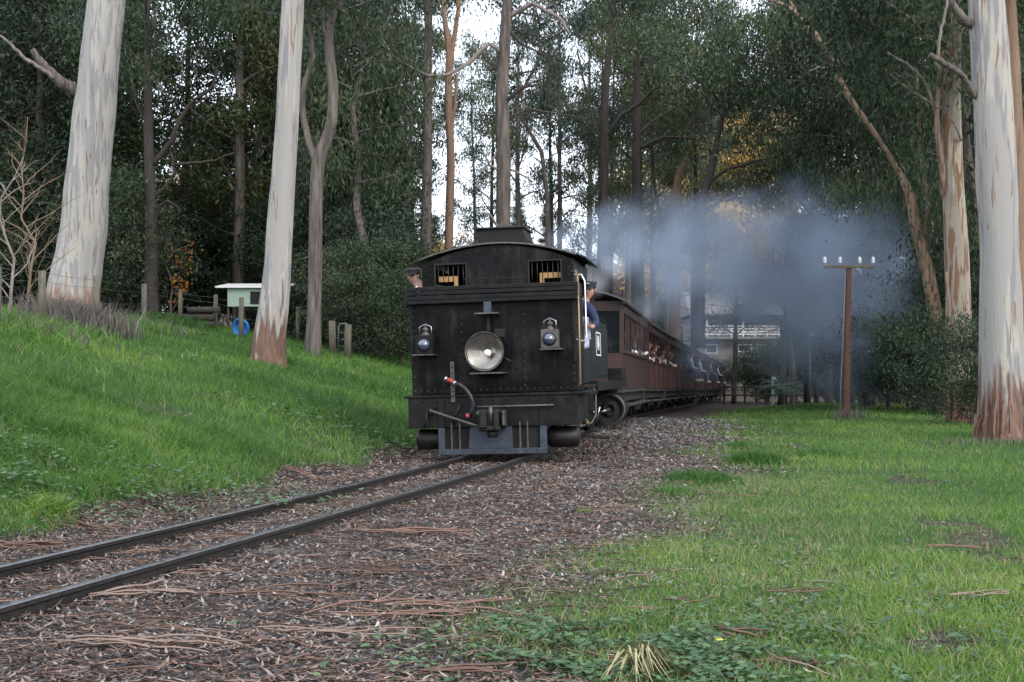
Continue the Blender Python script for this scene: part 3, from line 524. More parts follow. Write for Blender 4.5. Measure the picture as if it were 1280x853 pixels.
# the middle: gaps of white sky between thin crowns
for (k, u, Y, s) in (('thin', 500, 78, 1.0), ('thin', 700, 80, 1.0), ('gumB', 745, 84, 1.0), ('gumB', 800, 78, 1.0), ('gumB', 865, 74, .95), ('thin', 830, 96, 1.0), ('thin', 600, 112, 1.0), ('gumB', 612, 98, .95), ('gumA', 505, 80, .9), ('gumB', 520, 92, .9),
                     ('gumB', 1020, 128, 1.0), ('gumA', 940, 134, 1.1), ('gumB', 1060, 60, 1.0), ('gumA', 1110, 58, 1.0), ('broad', 1085, 76, 1.2), ('broad', 1150, 64, 1.4), ('gumB', 1210, 56, 1.0), ('gumA', 1270, 60, 1.1), ('broad', 1250, 52, 1.3), ('pine', 1190, 76, 1.1), ('pine', 1110, 82, 1.1), ('gumA', 1330, 50, 1.0), ('pine', 1300, 74, 1.1), ('gumB', 1400, 60, 1.1), ('broad', 1000, 140, 1.0), ('gumA', 650, 92, 1.0), ('gumB', 690, 104, 1.1), ('gumA', 735, 98, 1.1), ('gumA', 785, 106, 1.2), ('gumB', 820, 92, 1.1), ('gumA', 845, 100, 1.2), ('gumA', 985, 144, 1.4), ('gumB', 760, 88, 1.0), ('gumA', 868, 116, 1.3), ('gumB', 480, 96, 1.1), ('cypress', 690, 96, .7), ('cypress', 745, 100, .7), ('cypress', 830, 124, .6), ('cypress', 648, 80, .62)):
    plant(k, gp(u, Y), s)
for (k, u, Y, s) in (('autumn', 900, 132, 2.3), ('autumn', 950, 140, 2.4), ('olive', 865, 136, 1.9), ('autumn', 560, 100, .75), ('autumn', 238, 92, .9), ('olive', 270, 96, 1.2), ('olive', 985, 138, 1.4), ('autumn', 925, 150, 2.7), ('autumn', 845, 150, 2.2), ('olive', 520, 110, .8)):
    plant(k, gp(u, Y), s)
# undergrowth
for (k, u, Y, s) in [('shrub', u, 51+random.uniform(-2, 8), random.uniform(.8, 1.4)) for u in list(range(-60, 210, 34))+list(range(350, 520, 34))]+[('shrub', u, 66, 1.4) for u in (220, 262, 300, 335)]+[('bush', u, 60+random.uniform(-6, 8), random.uniform(.9, 1.5)) for u in range(-40, 520, 60)]+[('brush', u, 49+random.uniform(-3, 5), random.uniform(.7, 1.3)) for u in list(range(-30, 210, 48))+list(range(385, 520, 40))]+\
    [('shrub', u, 50+random.uniform(-4, 8), random.uniform(.9, 1.3)) for u in range(1110, 1330, 30)]+[('bush', u, 100+random.uniform(-8, 8), random.uniform(.7, 1.1)) for u in range(560, 860, 40)]+[('shrub', 440, 44, .8), ('shrub', 480, 46, .9), ('shrub', 500, 43, .7), ('bush', 455, 47, 1.0)]:
    plant(k, gp(u, Y), s)
for (k, u, Y, s, lb) in (('bush', 1172, 42, .8, 'hanging leafy bush left of the cream trunk at right'), ('bush', 1214, 33, .62, 'small leafy bush wedged between the two pale trunks at right'), ('shrub', 1135, 50, 1.0, 'dark bush at the edge of the smoke beside the right hand trees'), ('bush', 1190, 45, 1.2, 'tall leafy bush behind the cream trunk')):
    plant(k, gp(u, Y), s, label=lb, uniq=True)
for u in range(640, 1200, 36): plant(random.choice(['broad', 'gumA', 'gumB', 'pine', 'olive']), gp(u+random.uniform(-9, 9), random.uniform(138, 175)), random.uniform(.45, .75), drop=1)
for u in range(-100, 640, 50): plant(random.choice(['broad', 'pine', 'gumB']), gp(u+random.uniform(-9, 9), random.uniform(110, 150)), random.uniform(.5, .8), drop=1)

# ---- the trees one meets by eye: trunks traced at their own distance
def hero(name, Y, line, bark, label, n=18, branches=(), crown=None, flare=1.35, seed=1, rootz=None, depth=0, buttress=0):
    """line: (u, v, width in picture px) from the foot upward"""
    b = px(line[0][0], line[0][1], Y); gz = float(ground(b.x, Y)); r = empty(name, (b.x, Y, gz), 0, label, 'gum tree'); rg = random.Random(seed)
    P = [px(u, v, Y+depth*(line[0][1]-v)/400)-Vector((b.x, Y, gz)) for (u, v, w_) in line]; R = [w_/2/FPX*Y for (_, _, w_) in line]
    # resample smoothly and give the trunk low fluting and knots
    pts, rr = [], []
    for i in range(len(P)-1):
        p0, p1, p2, p3 = P[max(i-1, 0)], P[i], P[i+1], P[min(i+2, len(P)-1)]
        k = max(2, int((p2-p1).length/.35))
        for j in range(k):
            t = j/k; pts.append(.5*((2*p1)+(p2-p0)*t+(2*p0-5*p1+4*p2-p3)*t*t+(3*p1-p0-3*p2+p3)*t**3)); rr.append(R[i]+(R[i+1]-R[i])*t)
    pts.append(P[-1]); rr.append(R[-1]); pts.insert(0, pts[0]+Vector((0, 0, -.5))); rr.insert(0, rr[0]*flare)
    mb = MB(); mb.tube(pts, rr, n, cap=True)
    for idx in range(len(mb.v)):
        v = Vector(mb.v[idx]); i = min(idx//n, len(pts)-1); c = pts[i]; q = v-c; a = 2*PI*(idx % n)/n
        f = 1+.035*math.sin(3*a+seed+v.z*.35)+.075*mnoise.noise(Vector((math.cos(a)*1.2, math.sin(a)*1.2, v.z*.7+seed)))+.05*mnoise.noise(Vector((math.cos(a)*3, math.sin(a)*3, v.z*2+seed)))
        if buttress: f += buttress*max(0, 1-v.z/1.2)**2*(math.sin(5*a+seed)*.5+.3)
        mb.v[idx] = tuple(c+q*f)
    mb.build('trunk', bark, r)
    for (bl, bw, bb) in branches:
        mb2 = MB(); Q = [px(u, v, Y+dz)-Vector((b.x, Y, gz)) for (u, v, dz) in bl]; m = len(Q); q2, w2 = [], []
        for i in range(m-1):
            for j in range(4): t = j/4; q2.append(Q[i].lerp(Q[i+1], t)+Vector((rg.gauss(0, .012), rg.gauss(0, .012), rg.gauss(0, .012)))); w2.append((bw[0]+(bw[1]-bw[0])*(i+t)/(m-1))/2/FPX*Y)
        q2.append(Q[-1]); w2.append(bw[1]/2/FPX*Y); mb2.tube(q2, w2, 8); mb2.build('branch', bb, r)
    if crown:
        lb = MB(); anch = []; t0 = pts[-1]
        for k in range(crown[0]):
            a = k*2.4; limb(lb, t0-Vector((0, 0, crown[3]*k/crown[0])), (math.cos(a), math.sin(a), .7), crown[1], rr[-1]*.4, rg, 7, .3, -.02, 6, 4, anch)
        lb.build('limbs', bark, r); Pn, F, t = leafcloud([tuple(a) for a in anch], crown[2], .22, .06, .6, .9, seed); link('crown', npmesh('crown', Pn, F, L_['euc'], t), r)
    return r
DW = M['deadwood']
M['redtrunk'] = mat('red_brown_bark', (.06, .03, .024), (.12, .065, .05), .9, 0, 8, (1, 1, .12), .8, 20)
t1 = solve(92, 396); T1Y = t1.y
hero('gum_tree', T1Y, [(88, 404, 76), (89, 370, 66), (97, 320, 58), (104, 272, 56), (109, 210, 53), (115.5, 151, 51), (122, 75, 48), (130, 0, 46), (146, -150, 42), (165, -320, 36)], M['gum1'], 'huge leaning white gum trunk behind the fence posts at far left', 28,
     branches=[([(92, 112, 0), (76, 103, -.3), (60, 88, -.5), (48, 76, -.6), (37, 60, -.7)], (17, 7), M['greybark']), ([(66, 95, -.5), (48, 84, -.8), (28, 72, -1), (12, 55, -1.2), (-6, 42, -1.4)], (6, 3), DW)], crown=(7, 4, 9000, 2), seed=3, buttress=.1)
t2 = solve(335, 456); T2Y = t2.y
hero('gum_tree', T2Y, [(334, 462, 47), (335, 440, 41), (342, 385, 37), (347, 330, 34), (352, 250, 31), (357, 170, 29), (361, 80, 28.5), (364.5, 0, 28), (370, -150, 24), (378, -300, 20)], M['gum2'], 'straight pale gum trunk with brown stocking of bark left of the locomotive', 22, crown=(6, 3, 7000, 1.5), seed=5, buttress=.14)
t3 = solve(389, 446); T3Y = t3.y
hero('gum_tree', T3Y, [(391, 450, 22), (392, 400, 18), (393.5, 329, 17), (394, 260, 17), (397, 201, 17), (407, 175, 15), (414, 150, 14), (415, 110, 13), (411, 70, 12.5), (410, 31, 11), (420, 12, 8), (434, -20, 6)], M['greybark'], 'forked grey rough barked tree right beside the straight pale gum', 14,
     branches=[([(395, 205, 0), (383, 170, .1), (376, 130, .1), (380, 100, .1), (390, 68, .1), (386, 30, .1), (378, -30, .1)], (9, 5), M['greybark']), ([(411, 60, 0), (402, 30, -.2), (404, -20, -.2)], (5, 3), M['greybark'])], crown=(5, 2.5, 5000, 1), seed=8)
# middle trunks behind the loco
hero('gum_tree', 52, [(531, 400, 17), (532, 310, 15), (534, 200, 12), (534, 100, 11), (535, 0, 10), (536, -120, 8)], M['greybark'], 'straight dark brown trunk above the left roof corner of the locomotive', 12, crown=(6, 3, 3500, 4), seed=11)
hero('gum_tree', 58, [(561, 400, 13), (561, 300, 11), (563, 200, 10), (560, 120, 10), (561, 60, 9), (555, 20, 6), (551, -60, 5)], M['orange'], 'orange tan forked trunk against the white sky', 12,
     branches=[([(561, 90, 0), (566, 50, 0), (572, 10, 0), (576, -60, 0)], (8, 4), M['orange']), ([(562, 170, 0), (568, 130, 0), (571, 90, 0)], (6, 3), M['orange'])], seed=12)
hero('gum_tree', 48, [(629, 400, 20), (629, 280, 18), (629, 200, 18.5), (627, 120, 17), (630, 60, 15), (634, 0, 13), (640, -120, 11)], M['greybark'], 'stout grey brown trunk rising behind the locomotive roof vent', 14,
     branches=[([(628, 130, 0), (652, 108, -.3), (672, 104, -.4)], (6, 3), M['darkbark']), ([(628, 150, 0), (660, 135, .3), (700, 142, .6), (732, 147, .8)], (4, 1.5), M['darkbark']), ([(634, 20, 0), (665, 2, -.3), (700, 20, -.6), (712, 40, -.8)], (6, 3), DW),
               ([(628, 65, 0), (610, 52, -.2), (585, 78, -.3), (560, 92, -.5), (535, 93, -.6), (510, 82, -.7), (490, 68, -.9), (478, 48, -1), (474, 30, -1)], (6, 2.5), DW), ([(635, 35, 0), (655, 55, -.3), (690, 72, -.5)], (4, 2), M['darkbark']),
               ([(626, 215, 0), (612, 205, -.3), (604, 190, -.5)], (4, 1.5), DW), ([(624, 285, -.2), (612, 268, -.4), (603, 266, -.5)], (4, 2), DW), ([(622, 190, 0), (606, 210, -.2), (590, 218, -.3)], (3, 1.2), DW), ([(636, 210, 0), (660, 222, -.2), (668, 236, -.3)], (3, 1), DW)], crown=(7, 3.5, 5000, 4), seed=13)
hero('gum_tree', 62, [(758, 420, 13), (757, 320, 11), (756, 200, 10), (757, 120, 9.5), (762, 60, 8), (768, 0, 6), (772, -80, 5)], M['darkbark'], 'thin dark trunk with a long rising limb left of centre above the smoke', 12,
     branches=[([(755, 175, 0), (775, 145, -.3), (800, 128, -.6), (815, 112, -.8), (840, 95, -1), (868, 80, -1.2), (900, 60, -1.4)], (6, 2), M['darkbark']), ([(757, 190, 0), (742, 150, .3), (730, 100, .6), (722, 60, .8)], (4, 2), M['darkbark'])], crown=(9, 4.5, 10000, 5), seed=14)
hero('gum_tree', 66, [(794, 420, 12), (795, 280, 11), (796, 180, 10), (797, 100, 8.5), (797, 0, 7), (797, -100, 5)], M['darkbark'], 'upright dark trunk directly above the first carriage', 12,
     branches=[([(796, 170, 0), (818, 150, 0), (850, 130, 0), (872, 110, .3)], (5, 2), M['darkbark']), ([(796, 185, 0), (830, 170, .3), (870, 172, .6), (900, 180, .8)], (4, 1.5), M['darkbark'])], crown=(8, 4.2, 10000, 6), seed=15)
hero('gum_tree', 56, [(874, 420, 13), (876, 300, 13), (876, 262, 12), (886, 225, 10), (894, 195, 8), (898, 170, 7), (908, 130, 5), (915, 90, 4)], M['darkbark'], 'dark forking tree leaning right above the smoke in front of golden leaves', 12,
     branches=[([(886, 228, 0), (908, 212, -.3), (935, 204, -.5), (965, 196, -.8), (985, 180, -1)], (5, 2), M['darkbark']), ([(880, 262, 0), (905, 250, -.2), (930, 246, -.3), (945, 250, -.4)], (3.5, 1.2), M['darkbark']), ([(894, 196, 0), (878, 170, 0), (868, 130, 0), (850, 90, 0)], (5, 2), M['darkbark'])], crown=(9, 4.8, 13000, 3), seed=16)
hero('gum_tree', 74, [(844, 420, 13), (846, 270, 11), (848, 225, 10), (856, 205, 8), (864, 190, 6), (872, 150, 4)], M['orange'], 'orange lit bent trunk between the dark trees above the carriages', 12, crown=(6, 3.5, 4000, 2), seed=17)  # tan trunk given orange bark colour in place of sunlight on it
hero('blackwood_tree', 49, [(190, 430, 21), (189, 380, 18), (188, 300, 16), (187, 240, 15), (184, 170, 12), (182, 80, 9), (180, -10, 6)], M['darkbark'], 'dark trunk with crooked spreading limbs between the two big pale gums', 12,
     branches=[([(189, 205, 0), (204, 188, -.2), (214, 172, -.3), (222, 150, -.4), (236, 128, -.5), (262, 110, -.7), (270, 85, -.8)], (8, 3), M['darkbark']), ([(189, 250, 0), (205, 232, -.2), (218, 215, -.3), (212, 190, -.4)], (6, 2.5), M['darkbark']), ([(214, 205, -.3), (240, 203, -.4), (266, 200, -.5), (292, 190, -.6)], (4, 1.8), M['darkbark']), ([(184, 160, 0), (170, 130, .2), (160, 90, .4)], (5, 2.5), M['darkbark']), ([(190, 262, 0), (208, 250, -.2), (226, 262, -.3)], (4, 1.5), M['darkbark'])], crown=(8, 4.5, 13000, 5), seed=18)
hero('gum_tree', 60, [(304, 430, 18), (304, 330, 15), (303, 250, 14), (302, 160, 12), (300, 60, 10), (300, -60, 8)], M['redtrunk'], 'red brown straight trunk just left of the straight pale gum', 12, seed=19)
# right hand side
T10 = solve(1254, 550); T10Y = T10.y
hero('gum_tree', T10Y, [(1258, 560, 78), (1256, 530, 66), (1254, 490, 59), (1252, 430, 53), (1251, 350, 49), (1250, 300, 47.5), (1246, 200, 48), (1243, 116, 48), (1240, 60, 46), (1236, 0, 44), (1230, -120, 40), (1222, -260, 34)], M['gum2'], 'massive white and grey gum trunk at the right edge of the lawn', 30,
     branches=[([(1228, 126, 0), (1217, 112, -.15), (1209, 97, -.25), (1200, 88, -.3), (1188, 80, -.35), (1176, 72, -.4), (1164, 67, -.45)], (8, 7), M['greybark']), ([(1222, 32, 0), (1207, 22, -.2), (1196, 8, -.3), (1186, -12, -.4)], (13, 9), M['greybark']), ([(1176, 73, -.4), (1178, 40, -.5), (1186, 10, -.6), (1190, -20, -.7)], (4, 3), DW)], crown=(7, 4, 9000, 2), seed=21, buttress=.12)
hero('gum_tree', T10Y+7, [(1274, 560, 26), (1274, 400, 22), (1275, 300, 21), (1273, 200, 20), (1270, 100, 18), (1266, 0, 16), (1262, -140, 12)], M['orange'], 'orange barked gum half hidden behind the massive white trunk', 14, seed=22, crown=(5, 3, 5000, 2))
T9 = solve(1199, 528); T9Y = min(T9.y, 36)
hero('gum_tree', T9Y, [(1203, 536, 44), (1200, 500, 34), (1198, 440, 32), (1197, 329, 30), (1194, 250, 27), (1192, 155, 24), (1194, 80, 20), (1198, 30, 16), (1202, -60, 12)], M['gum3'], 'creamy gum trunk with peeling bark second from the right edge', 20,
     branches=[([(1183, 250, 0), (1178, 200, -.2), (1173, 150, -.3), (1176, 100, -.4), (1180, 60, -.4)], (9, 5), M['tanbark']), ([(1176, 160, 0), (1168, 120, -.3), (1155, 95, -.4), (1135, 78, -.6), (1112, 64, -.8)], (5, 2.5), DW), ([(1205, 175, -.3), (1198, 160, -.5), (1192, 145, -.6)], (3, 2), DW), ([(1184, 450, -.5), (1188, 400, -.4), (1184, 340, -.3)], (5, 4), M['tanbark'])], crown=(7, 4, 14000, 5), seed=23, buttress=.1)
hero('gum_tree', 43, [(1178, 520, 22), (1172, 420, 18), (1166, 370, 17), (1158, 329, 16), (1146, 280, 15), (1138, 240, 12), (1124, 212, 7), (1108, 185, 6.5), (1090, 158, 7), (1068, 128, 7.5), (1052, 100, 8), (1038, 66, 8), (1022, 42, 7.5), (1000, 18, 6.5), (985, 5, 5), (960, -4, 4)], M['tanbark'], 'slender tan trunk leaning far to the left above the telegraph pole', 12,
     branches=[([(1040, 84, 0), (1026, 82, -.1), (1012, 88, -.2)], (2.5, 1.2), DW), ([(1000, 18, 0), (992, 4, 0), (990, -14, 0)], (4, 3), M['tanbark']), ([(1156, 300, 0), (1162, 250, -.1), (1150, 180, -.2), (1150, 90, -.2)], (7, 4), M['tanbark'])], seed=24)
# weeping masses of gum foliage hanging over the right side: crowns of trees standing there
def weep(u, Y, H, spread, v0, nleaf, seed, label, mt='euc'):
    rg = random.Random(seed); g = gp(u, Y); r = empty('gum_tree', g, 0, label, 'gum tree'); mb = MB(); anch = []
    pts = [Vector((rg.gauss(0, .12)*i, rg.gauss(0, .12)*i, H*i/9-.3*(i == 0))) for i in range(10)]; mb.tube(pts, [.17*(1-.08*i) for i in range(10)], 9, cap=False)
    lo = (CAMZ+(HY-v0)/FPX*Y-g.z)
    for k in range(26):
        h = lo+(H-lo)*(k/26); q = pts[min(9, int(h/H*9))].copy(); q.z = h; a = k*2.4; limb(mb, q, (math.cos(a), math.sin(a), .35), spread*rg.uniform(.6, 1.1), .06, rg, 7, .3, .07, 5, 5, anch)
    mb.build('trunk', M['greybark'], r); P, F, t = leafcloud([tuple(a) for a in anch], nleaf, .2, .05, .42, 1.5, seed); link('crown', npmesh('crown', P, F, L_[mt], t), r)
weep(1085, 52, 17, 3.2, 300, 34000, 31, 'weeping gum with dense hanging leaves above the telegraph pole')
weep(1150, 47, 16, 3.0, 300, 30000, 32, 'dense hanging gum crown left of the creamy trunk')
weep(1036, 60, 17, 2.8, 235, 22000, 33, 'dark weeping gum over the smoke between the golden leaves and the pole')
weep(1225, 42, 15, 2.6, 330, 22000, 34, 'leafy gum closing the gap between the two right hand trunks')
weep(990, 74, 21, 3.4, 150, 15000, 35, 'tall feathery gum crown right of the leaning dark tree', 'blue')
weep(835, 78, 22, 3.8, 190, 14000, 36, 'feathery grey green gum crown high above the smoke', 'blue')
weep(455, 47, 15, 2.4, 230, 16000, 37, 'leafy gum crown right of the forked tree', 'euc')
weep(690, 66, 20, 3.0, 150, 6000, 38, 'airy gum crown just right of the stout trunk', 'blue')

# peeling bark and shed strips at the feet of the big gums
def strips(u, v, Y, n, hmax, rad, label, name='bark_heap'):
    g = gp(u, Y); r = empty(name, g, 0, label, 'bark heap')
    for k in range(n):
        a = random.uniform(PI, 2*PI)+random.gauss(0, .3); h = random.uniform(.25, 1)*hmax; p0 = Vector((math.cos(a)*rad*1.2, math.sin(a)*rad*1.15, .0)); p1 = Vector((math.cos(a)*rad*1.02, math.sin(a)*rad*1.02, h)); mb = MB(); m_ = 6; vs = []; wd = random.uniform(.02, .045)
        tx = Vector((-math.sin(a), math.cos(a), 0))*wd
        for i in range(m_): t = i/(m_-1); c = p0.lerp(p1, t)+Vector((math.cos(a), math.sin(a), 0))*.03*math.sin(t*PI+.3)+tx*random.uniform(-.5, .5); vs += [c-tx/2, c+tx/2, c+tx/2+Vector((0, .008, .004)), c-tx/2+Vector((0, .008, .004))]
        mb.add(vs, [(i*4+k_, i*4+(k_+1) % 4, i*4+4+(k_+1) % 4, i*4+4+k_) for i in range(m_-1) for k_ in range(4)]); mb.build('bark_strip', M['stripmat'], r)
M['stripmat'] = mat('peeling_strip', (.13, .065, .045), (.26, .15, .105), .85, 0, 9, (1, 1, .3), .4, c3=(.36, .27, .22))
strips(1256, 556, T10Y, 34, 1.1, .5, 'shaggy curtain of brown bark strips round the foot of the massive trunk')
strips(1200, 530, T9Y, 22, 1.5, .36, 'leaning bark strips at the foot of the creamy trunk')
strips(335, 458, T2Y, 14, .45, .3, 'brown bark strips at the foot of the straight pale trunk')
# ------------------------------------------------------------------ locomotive, running bunker first
def onrail(y): 
    x = float(track_x(y)); dx = float(track_x(y+1)-track_x(y-1))/2; return Vector((x, y, float(track_z(y))+.104)), -math.atan(dx)
LY = 18.4; lp, lr = onrail(LY); lp.x = (616-640)/FPX*LY+.045; lp.z -= .06
lr = -math.atan((float(track_x(LY+8))-float(track_x(LY+1)))/7)
ROLL = math.radians(-1.6)
LO = empty('steam_locomotive', lp, 0, 'black narrow gauge tank locomotive running bunker first at the head of the train', 'steam locomotive')
LO.rotation_euler = (0, ROLL, lr)
B, BM, IR = M['black'], M['beam'], M['iron']
def lpart(name, mb, m, bevel=0, par=None): return mb.build(name, m, par or LO, bevel)
def rivets(pts, axis=(0, -1, 0), r=.011):
    mb = MB()
    for p in pts: mb.lathe([(r, 0), (r*.85, r*.5), (.001, r*.8)], p, axis, 6)
    return mb
# bunker
bk = lpart('bunker', MB().bx(-1.12, 1.12, 0, .95, .90, 2.14), B, .012)
rivets([(x, -.001, z) for x in (-.42, .42) for z in np.arange(1.0, 2.1, .105)]+[(x, -.001, .955) for x in np.arange(-1.08, 1.1, .09)]+[(x, -.001, z) for x in (-1.08, 1.08) for z in np.arange(1.05, 2.1, .09)]).build('rivets', M['rivet'], bk)['kind'] = 'stuff'
hb = lpart('coal_rail', MB().bx(-1.17, 1.16, -.13, .50, 2.12, 2.17), BM, .006)
for k, z in enumerate((2.17, 2.235, 2.295)): MB().bx(-1.16, 1.15, -.12+.012*k, -.07, z+.003, z+.057).build('plank', BM, hb, .006)
for s_ in (-1, 1): MB().bx(s_*1.15-.018, s_*1.15+.018, -.11, .50, 2.17, 2.35).build('end_board', BM, hb, .004)
MB().bx(-1.13, 1.13, -.07, .50, 2.335, 2.352).build('top_plate', BM, hb)
# curved side wing below the coal rail at each corner
for s_ in (-1, 1):
    pr = [(1.085, 2.12), (1.16, 2.12), (1.15, 2.02), (1.125, 1.9), (1.118, 1.5), (1.118, 1.3), (1.085, 1.3)]
    lpart('corner_strip', MB().prism([(s_*a, b) for a, b in pr], -.03, .015), BM)
# cab rear sheet with arched top and two barred windows
def arch(x, zs=2.70, za=2.93, hw=1.05): return zs+(za-zs)*(1-(x/hw)**2)
YC = .50
cab = lpart('cab', MB(), B)
def archpoly(x0, x1, z0, n=14, f=arch): xs = np.linspace(x0, x1, n); return [(x0, z0), (x1, z0)]+[(float(x), f(float(x))) for x in xs[::-1]]
mb = MB(); W1, W2, WZ0, WZ1 = (-.86, -.44), (.45, .88), 2.37, 2.69
mb.prism(archpoly(-1.05, W1[0], 2.30), YC, YC+.02); mb.prism(archpoly(W1[1], W2[0], 2.30), YC, YC+.02); mb.prism(archpoly(W2[1], 1.05, 2.30), YC, YC+.02)
for a, b in (W1, W2): mb.prism(archpoly(a, b, WZ1), YC, YC+.02); mb.bx(a, b, YC, YC+.02, 2.30, WZ0)
mb.build('rear_sheet', B, cab)
rivets([(x, YC-.001, arch(x)-.05) for x in np.arange(-1, 1.05, .12)]+[(x, YC-.001, 2.49) for x in (-1.0, .9, 1.0)]+[(1.0, YC-.001, 2.6), (.93, YC-.001, 2.62)], r=.009).build('rivets', M['rivet'], cab)['kind'] = 'stuff'
MB().bx(-.46, .42, YC-.008, YC-.001, 2.475, 2.487).build('seam', M['iron'], cab)
for a, b in (W1, W2):
    f = MB()
    for x0, x1, z0, z1 in ((a-.02, b+.02, WZ0-.02, WZ0), (a-.02, b+.02, WZ1, WZ1+.02), (a-.02, a, WZ0, WZ1), (b, b+.02, WZ0, WZ1)): f.bx(x0, x1, YC-.012, YC-.001, z0, z1)
    wf = f.build('window_frame', M['iron'], cab)
    for k in range(6): x = a+(b-a)*(k+.5)/6; MB().cyl((x, YC+.01, WZ0), (x, YC+.01, WZ1), .007, 6).build('bar', M['iron'], wf)
    y = YC+.08
    if a < 0: MB().bx(a+.02, a+.24, y, y+.03, 2.46, 2.535).build('inner_wood', M['wood'], wf); MB().bx(a+.24, a+.30, y, y+.03, 2.385, 2.535).build('inner_wood', M['wood'], wf)
    else: MB().bx(b-.24, b-.0, y, y+.03, 2.46, 2.535).build('inner_wood', M['wood'], wf); MB().bx(b-.30, b-.24, y, y+.03, 2.385, 2.535).build('inner_wood', M['wood'], wf)
# cab sides with a cut-out each side
for s_ in (-1, 1):
    def sb(y0, y1, z0, z1, x=1.06): return MB().bx(min(s_*x, s_*(x-.02)), max(s_*x, s_*(x-.02)), y0, y1, z0, z1)
    sb(YC+.02, 2.35, 1.0, 1.92).build('side_sheet', M['blackside'], cab); sb(YC+.02, 2.35, 2.50, 2.71).build('side_sheet', M['blackside'], cab)
    sb(YC+.02, .78, 1.92, 2.5).build('side_sheet', M['blackside'], cab); sb(2.05, 2.35, 1.92, 2.5).build('side_sheet', M['blackside'], cab)
    sb(.95, 1.0, 1.92, 2.5, 1.055).build('door_post', M['iron'], cab)
    # handrails
    hr = MB()
    if s_ > 0:
        hr.tube([(1.10, .02, .93), (1.16, .02, 1.0), (1.16, .02, 2.42), (1.13, .1, 2.5), (1.06, .2, 2.5)], .017, 8); hr.build('handrail', M['brass'], LO)
        MB().tube([(1.10, .05, 1.60), (1.14, .05, 1.57), (1.20, .30, 1.57), (1.22, .34, 1.65), (1.22, .34, 2.38), (1.18, .34, 2.47), (1.08, .34, 2.47)], .015, 8).build('handrail', M['bright'], LO)
        MB().bx(1.10, 1.16, 0.02, .3, 1.78, 1.80).build('step', IR, LO)
    else: hr.tube([(-1.10, .3, 1.0), (-1.15, .3, 1.1), (-1.15, .3, 2.3), (-1.08, .3, 2.4)], .014, 8); hr.build('handrail', M['bright'], LO)
MB().prism(archpoly(-1.04, 1.04, 1.0, f=lambda x: 2.712+.245*(1-(x/1.22)**2)), 2.33, 2.35).build('front_sheet', M['dark'], cab); MB().bx(-1.03, 1.03, .97, 2.33, 1.0, 1.04).build('cab_floor', M['dark'], cab)
# roof: thin arched sheet with overhanging eaves
def rf(x): return 2.715+.245*(1-(x/1.22)**2)
rp = [(float(x), rf(float(x))+.018) for x in np.linspace(-1.22, 1.22, 25)]+[(float(x), rf(float(x))) for x in np.linspace(1.22, -1.22, 25)]
mb = MB(); n = len(rp)
for i in range(24): mb.add([(rp[i][0], .47, rp[i][1]), (rp[i+1][0], .47, rp[i+1][1]), (rp[i+1][0], 2.5, rp[i+1][1]), (rp[i][0], 2.5, rp[i][1]), (rp[i][0], .47, rp[i][1]-.018), (rp[i+1][0], .47, rp[i+1][1]-.018), (rp[i+1][0], 2.5, rp[i+1][1]-.018), (rp[i][0], 2.5, rp[i][1]-.018)], [(0, 1, 2, 3), (7, 6, 5, 4), (0, 4, 5, 1), (2, 6, 7, 3)]+([(0, 3, 7, 4)] if i == 0 else [])+([(1, 5, 6, 2)] if i == 23 else []), False)
ro = lpart('roof', mb, M['roof'])
MB().tube([(float(x), .462, rf(float(x))-.004) for x in np.linspace(-1.1, 1.1, 25)], .014, 6).build('roof_beading', M['worn'], ro)
mb = MB().prism([(-.33, 3.19), (.33, 3.19), (.38, 3.04), (.36, 2.93), (-.30, 2.93), (-.31, 3.04)], .75, 1.55); vb = mb.build('roof_vent', M['dark'], ro, .006)
MB().bx(-.36, .36, .70, 1.6, 3.192, 3.21).build('vent_lid', M['roof'], vb)
# headlamps and brackets on the bunker
def lamp_shelf(x, z, w_, d=.24): return MB().bx(x-w_/2, x+w_/2, -d, 0, z-.02, z)
hx, hz = -.045, 1.455
hl = lpart('headlight', MB().lathe([(.255, 0), (.262, .03), (.25, .06), (.25, .34), (.18, .40), (.001, .41)], (hx, -.42, hz), (0, 1, 0), 32), B)
MB().lathe([(.258, -.012), (.262, .0), (.246, .012), (.238, .004), (.243, -.012), (.258, -.012)], (hx, -.425, hz), (0, 1, 0), 32).build('rim', M['worn'], hl)
MB().lathe([(.235, .0), (.228, .012), (.222, .010), (.205, .045), (.19, .042), (.165, .07), (.15, .068), (.12, .10), (.105, .098), (.07, .12), (.001, .13)], (hx, -.42, hz), (0, 1, 0), 36).build('reflector', M['chrome'], hl)
MB().lathe([(.035, .1), (.05, .03), (.045, 0), (.02, -.015), (.001, -.018)], (hx+.03, -.40, hz-.02), (0, 1, 0), 14).build('bulb', mat('bulb_glass', (.9, .88, .82), None, .08), hl)
gl = bpy.data.materials.new('lamp_glass'); gl.use_nodes = True; n_ = gl.node_tree.nodes; n_['Principled BSDF'].inputs['Transmission Weight'].default_value = 1; n_['Principled BSDF'].inputs['Roughness'].default_value = .04; n_['Principled BSDF'].inputs['IOR'].default_value = 1.25; n_['Principled BSDF'].inputs['Base Color'].default_value = (.9, .87, .82, 1)
MB().lathe([(.236, -.004)]+[(.236-.236*i/24, -.006-.02*(1-((24-i)/24)**2)-(.005 if i % 4 == 2 else 0)) for i in range(1, 24)]+[(.001, -.026)], (hx, -.42, hz), (0, 1, 0), 36).build('glass', gl, hl)
MB().bx(hx+.12, hx+.25, -.34, -.22, hz+.18, hz+.29).build('vent_box', M['dark'], hl, .01)
MB().tube([(hx+.22, -.2, hz-.08), (hx+.33, -.14, hz-.15), (hx+.36, -.05, hz-.25)], .008, 6).build('cable', M['rubber'], hl)
lpart('headlight_bracket', lamp_shelf(hx+.02, hz-.275, .44, .46), M['worn'], .004)
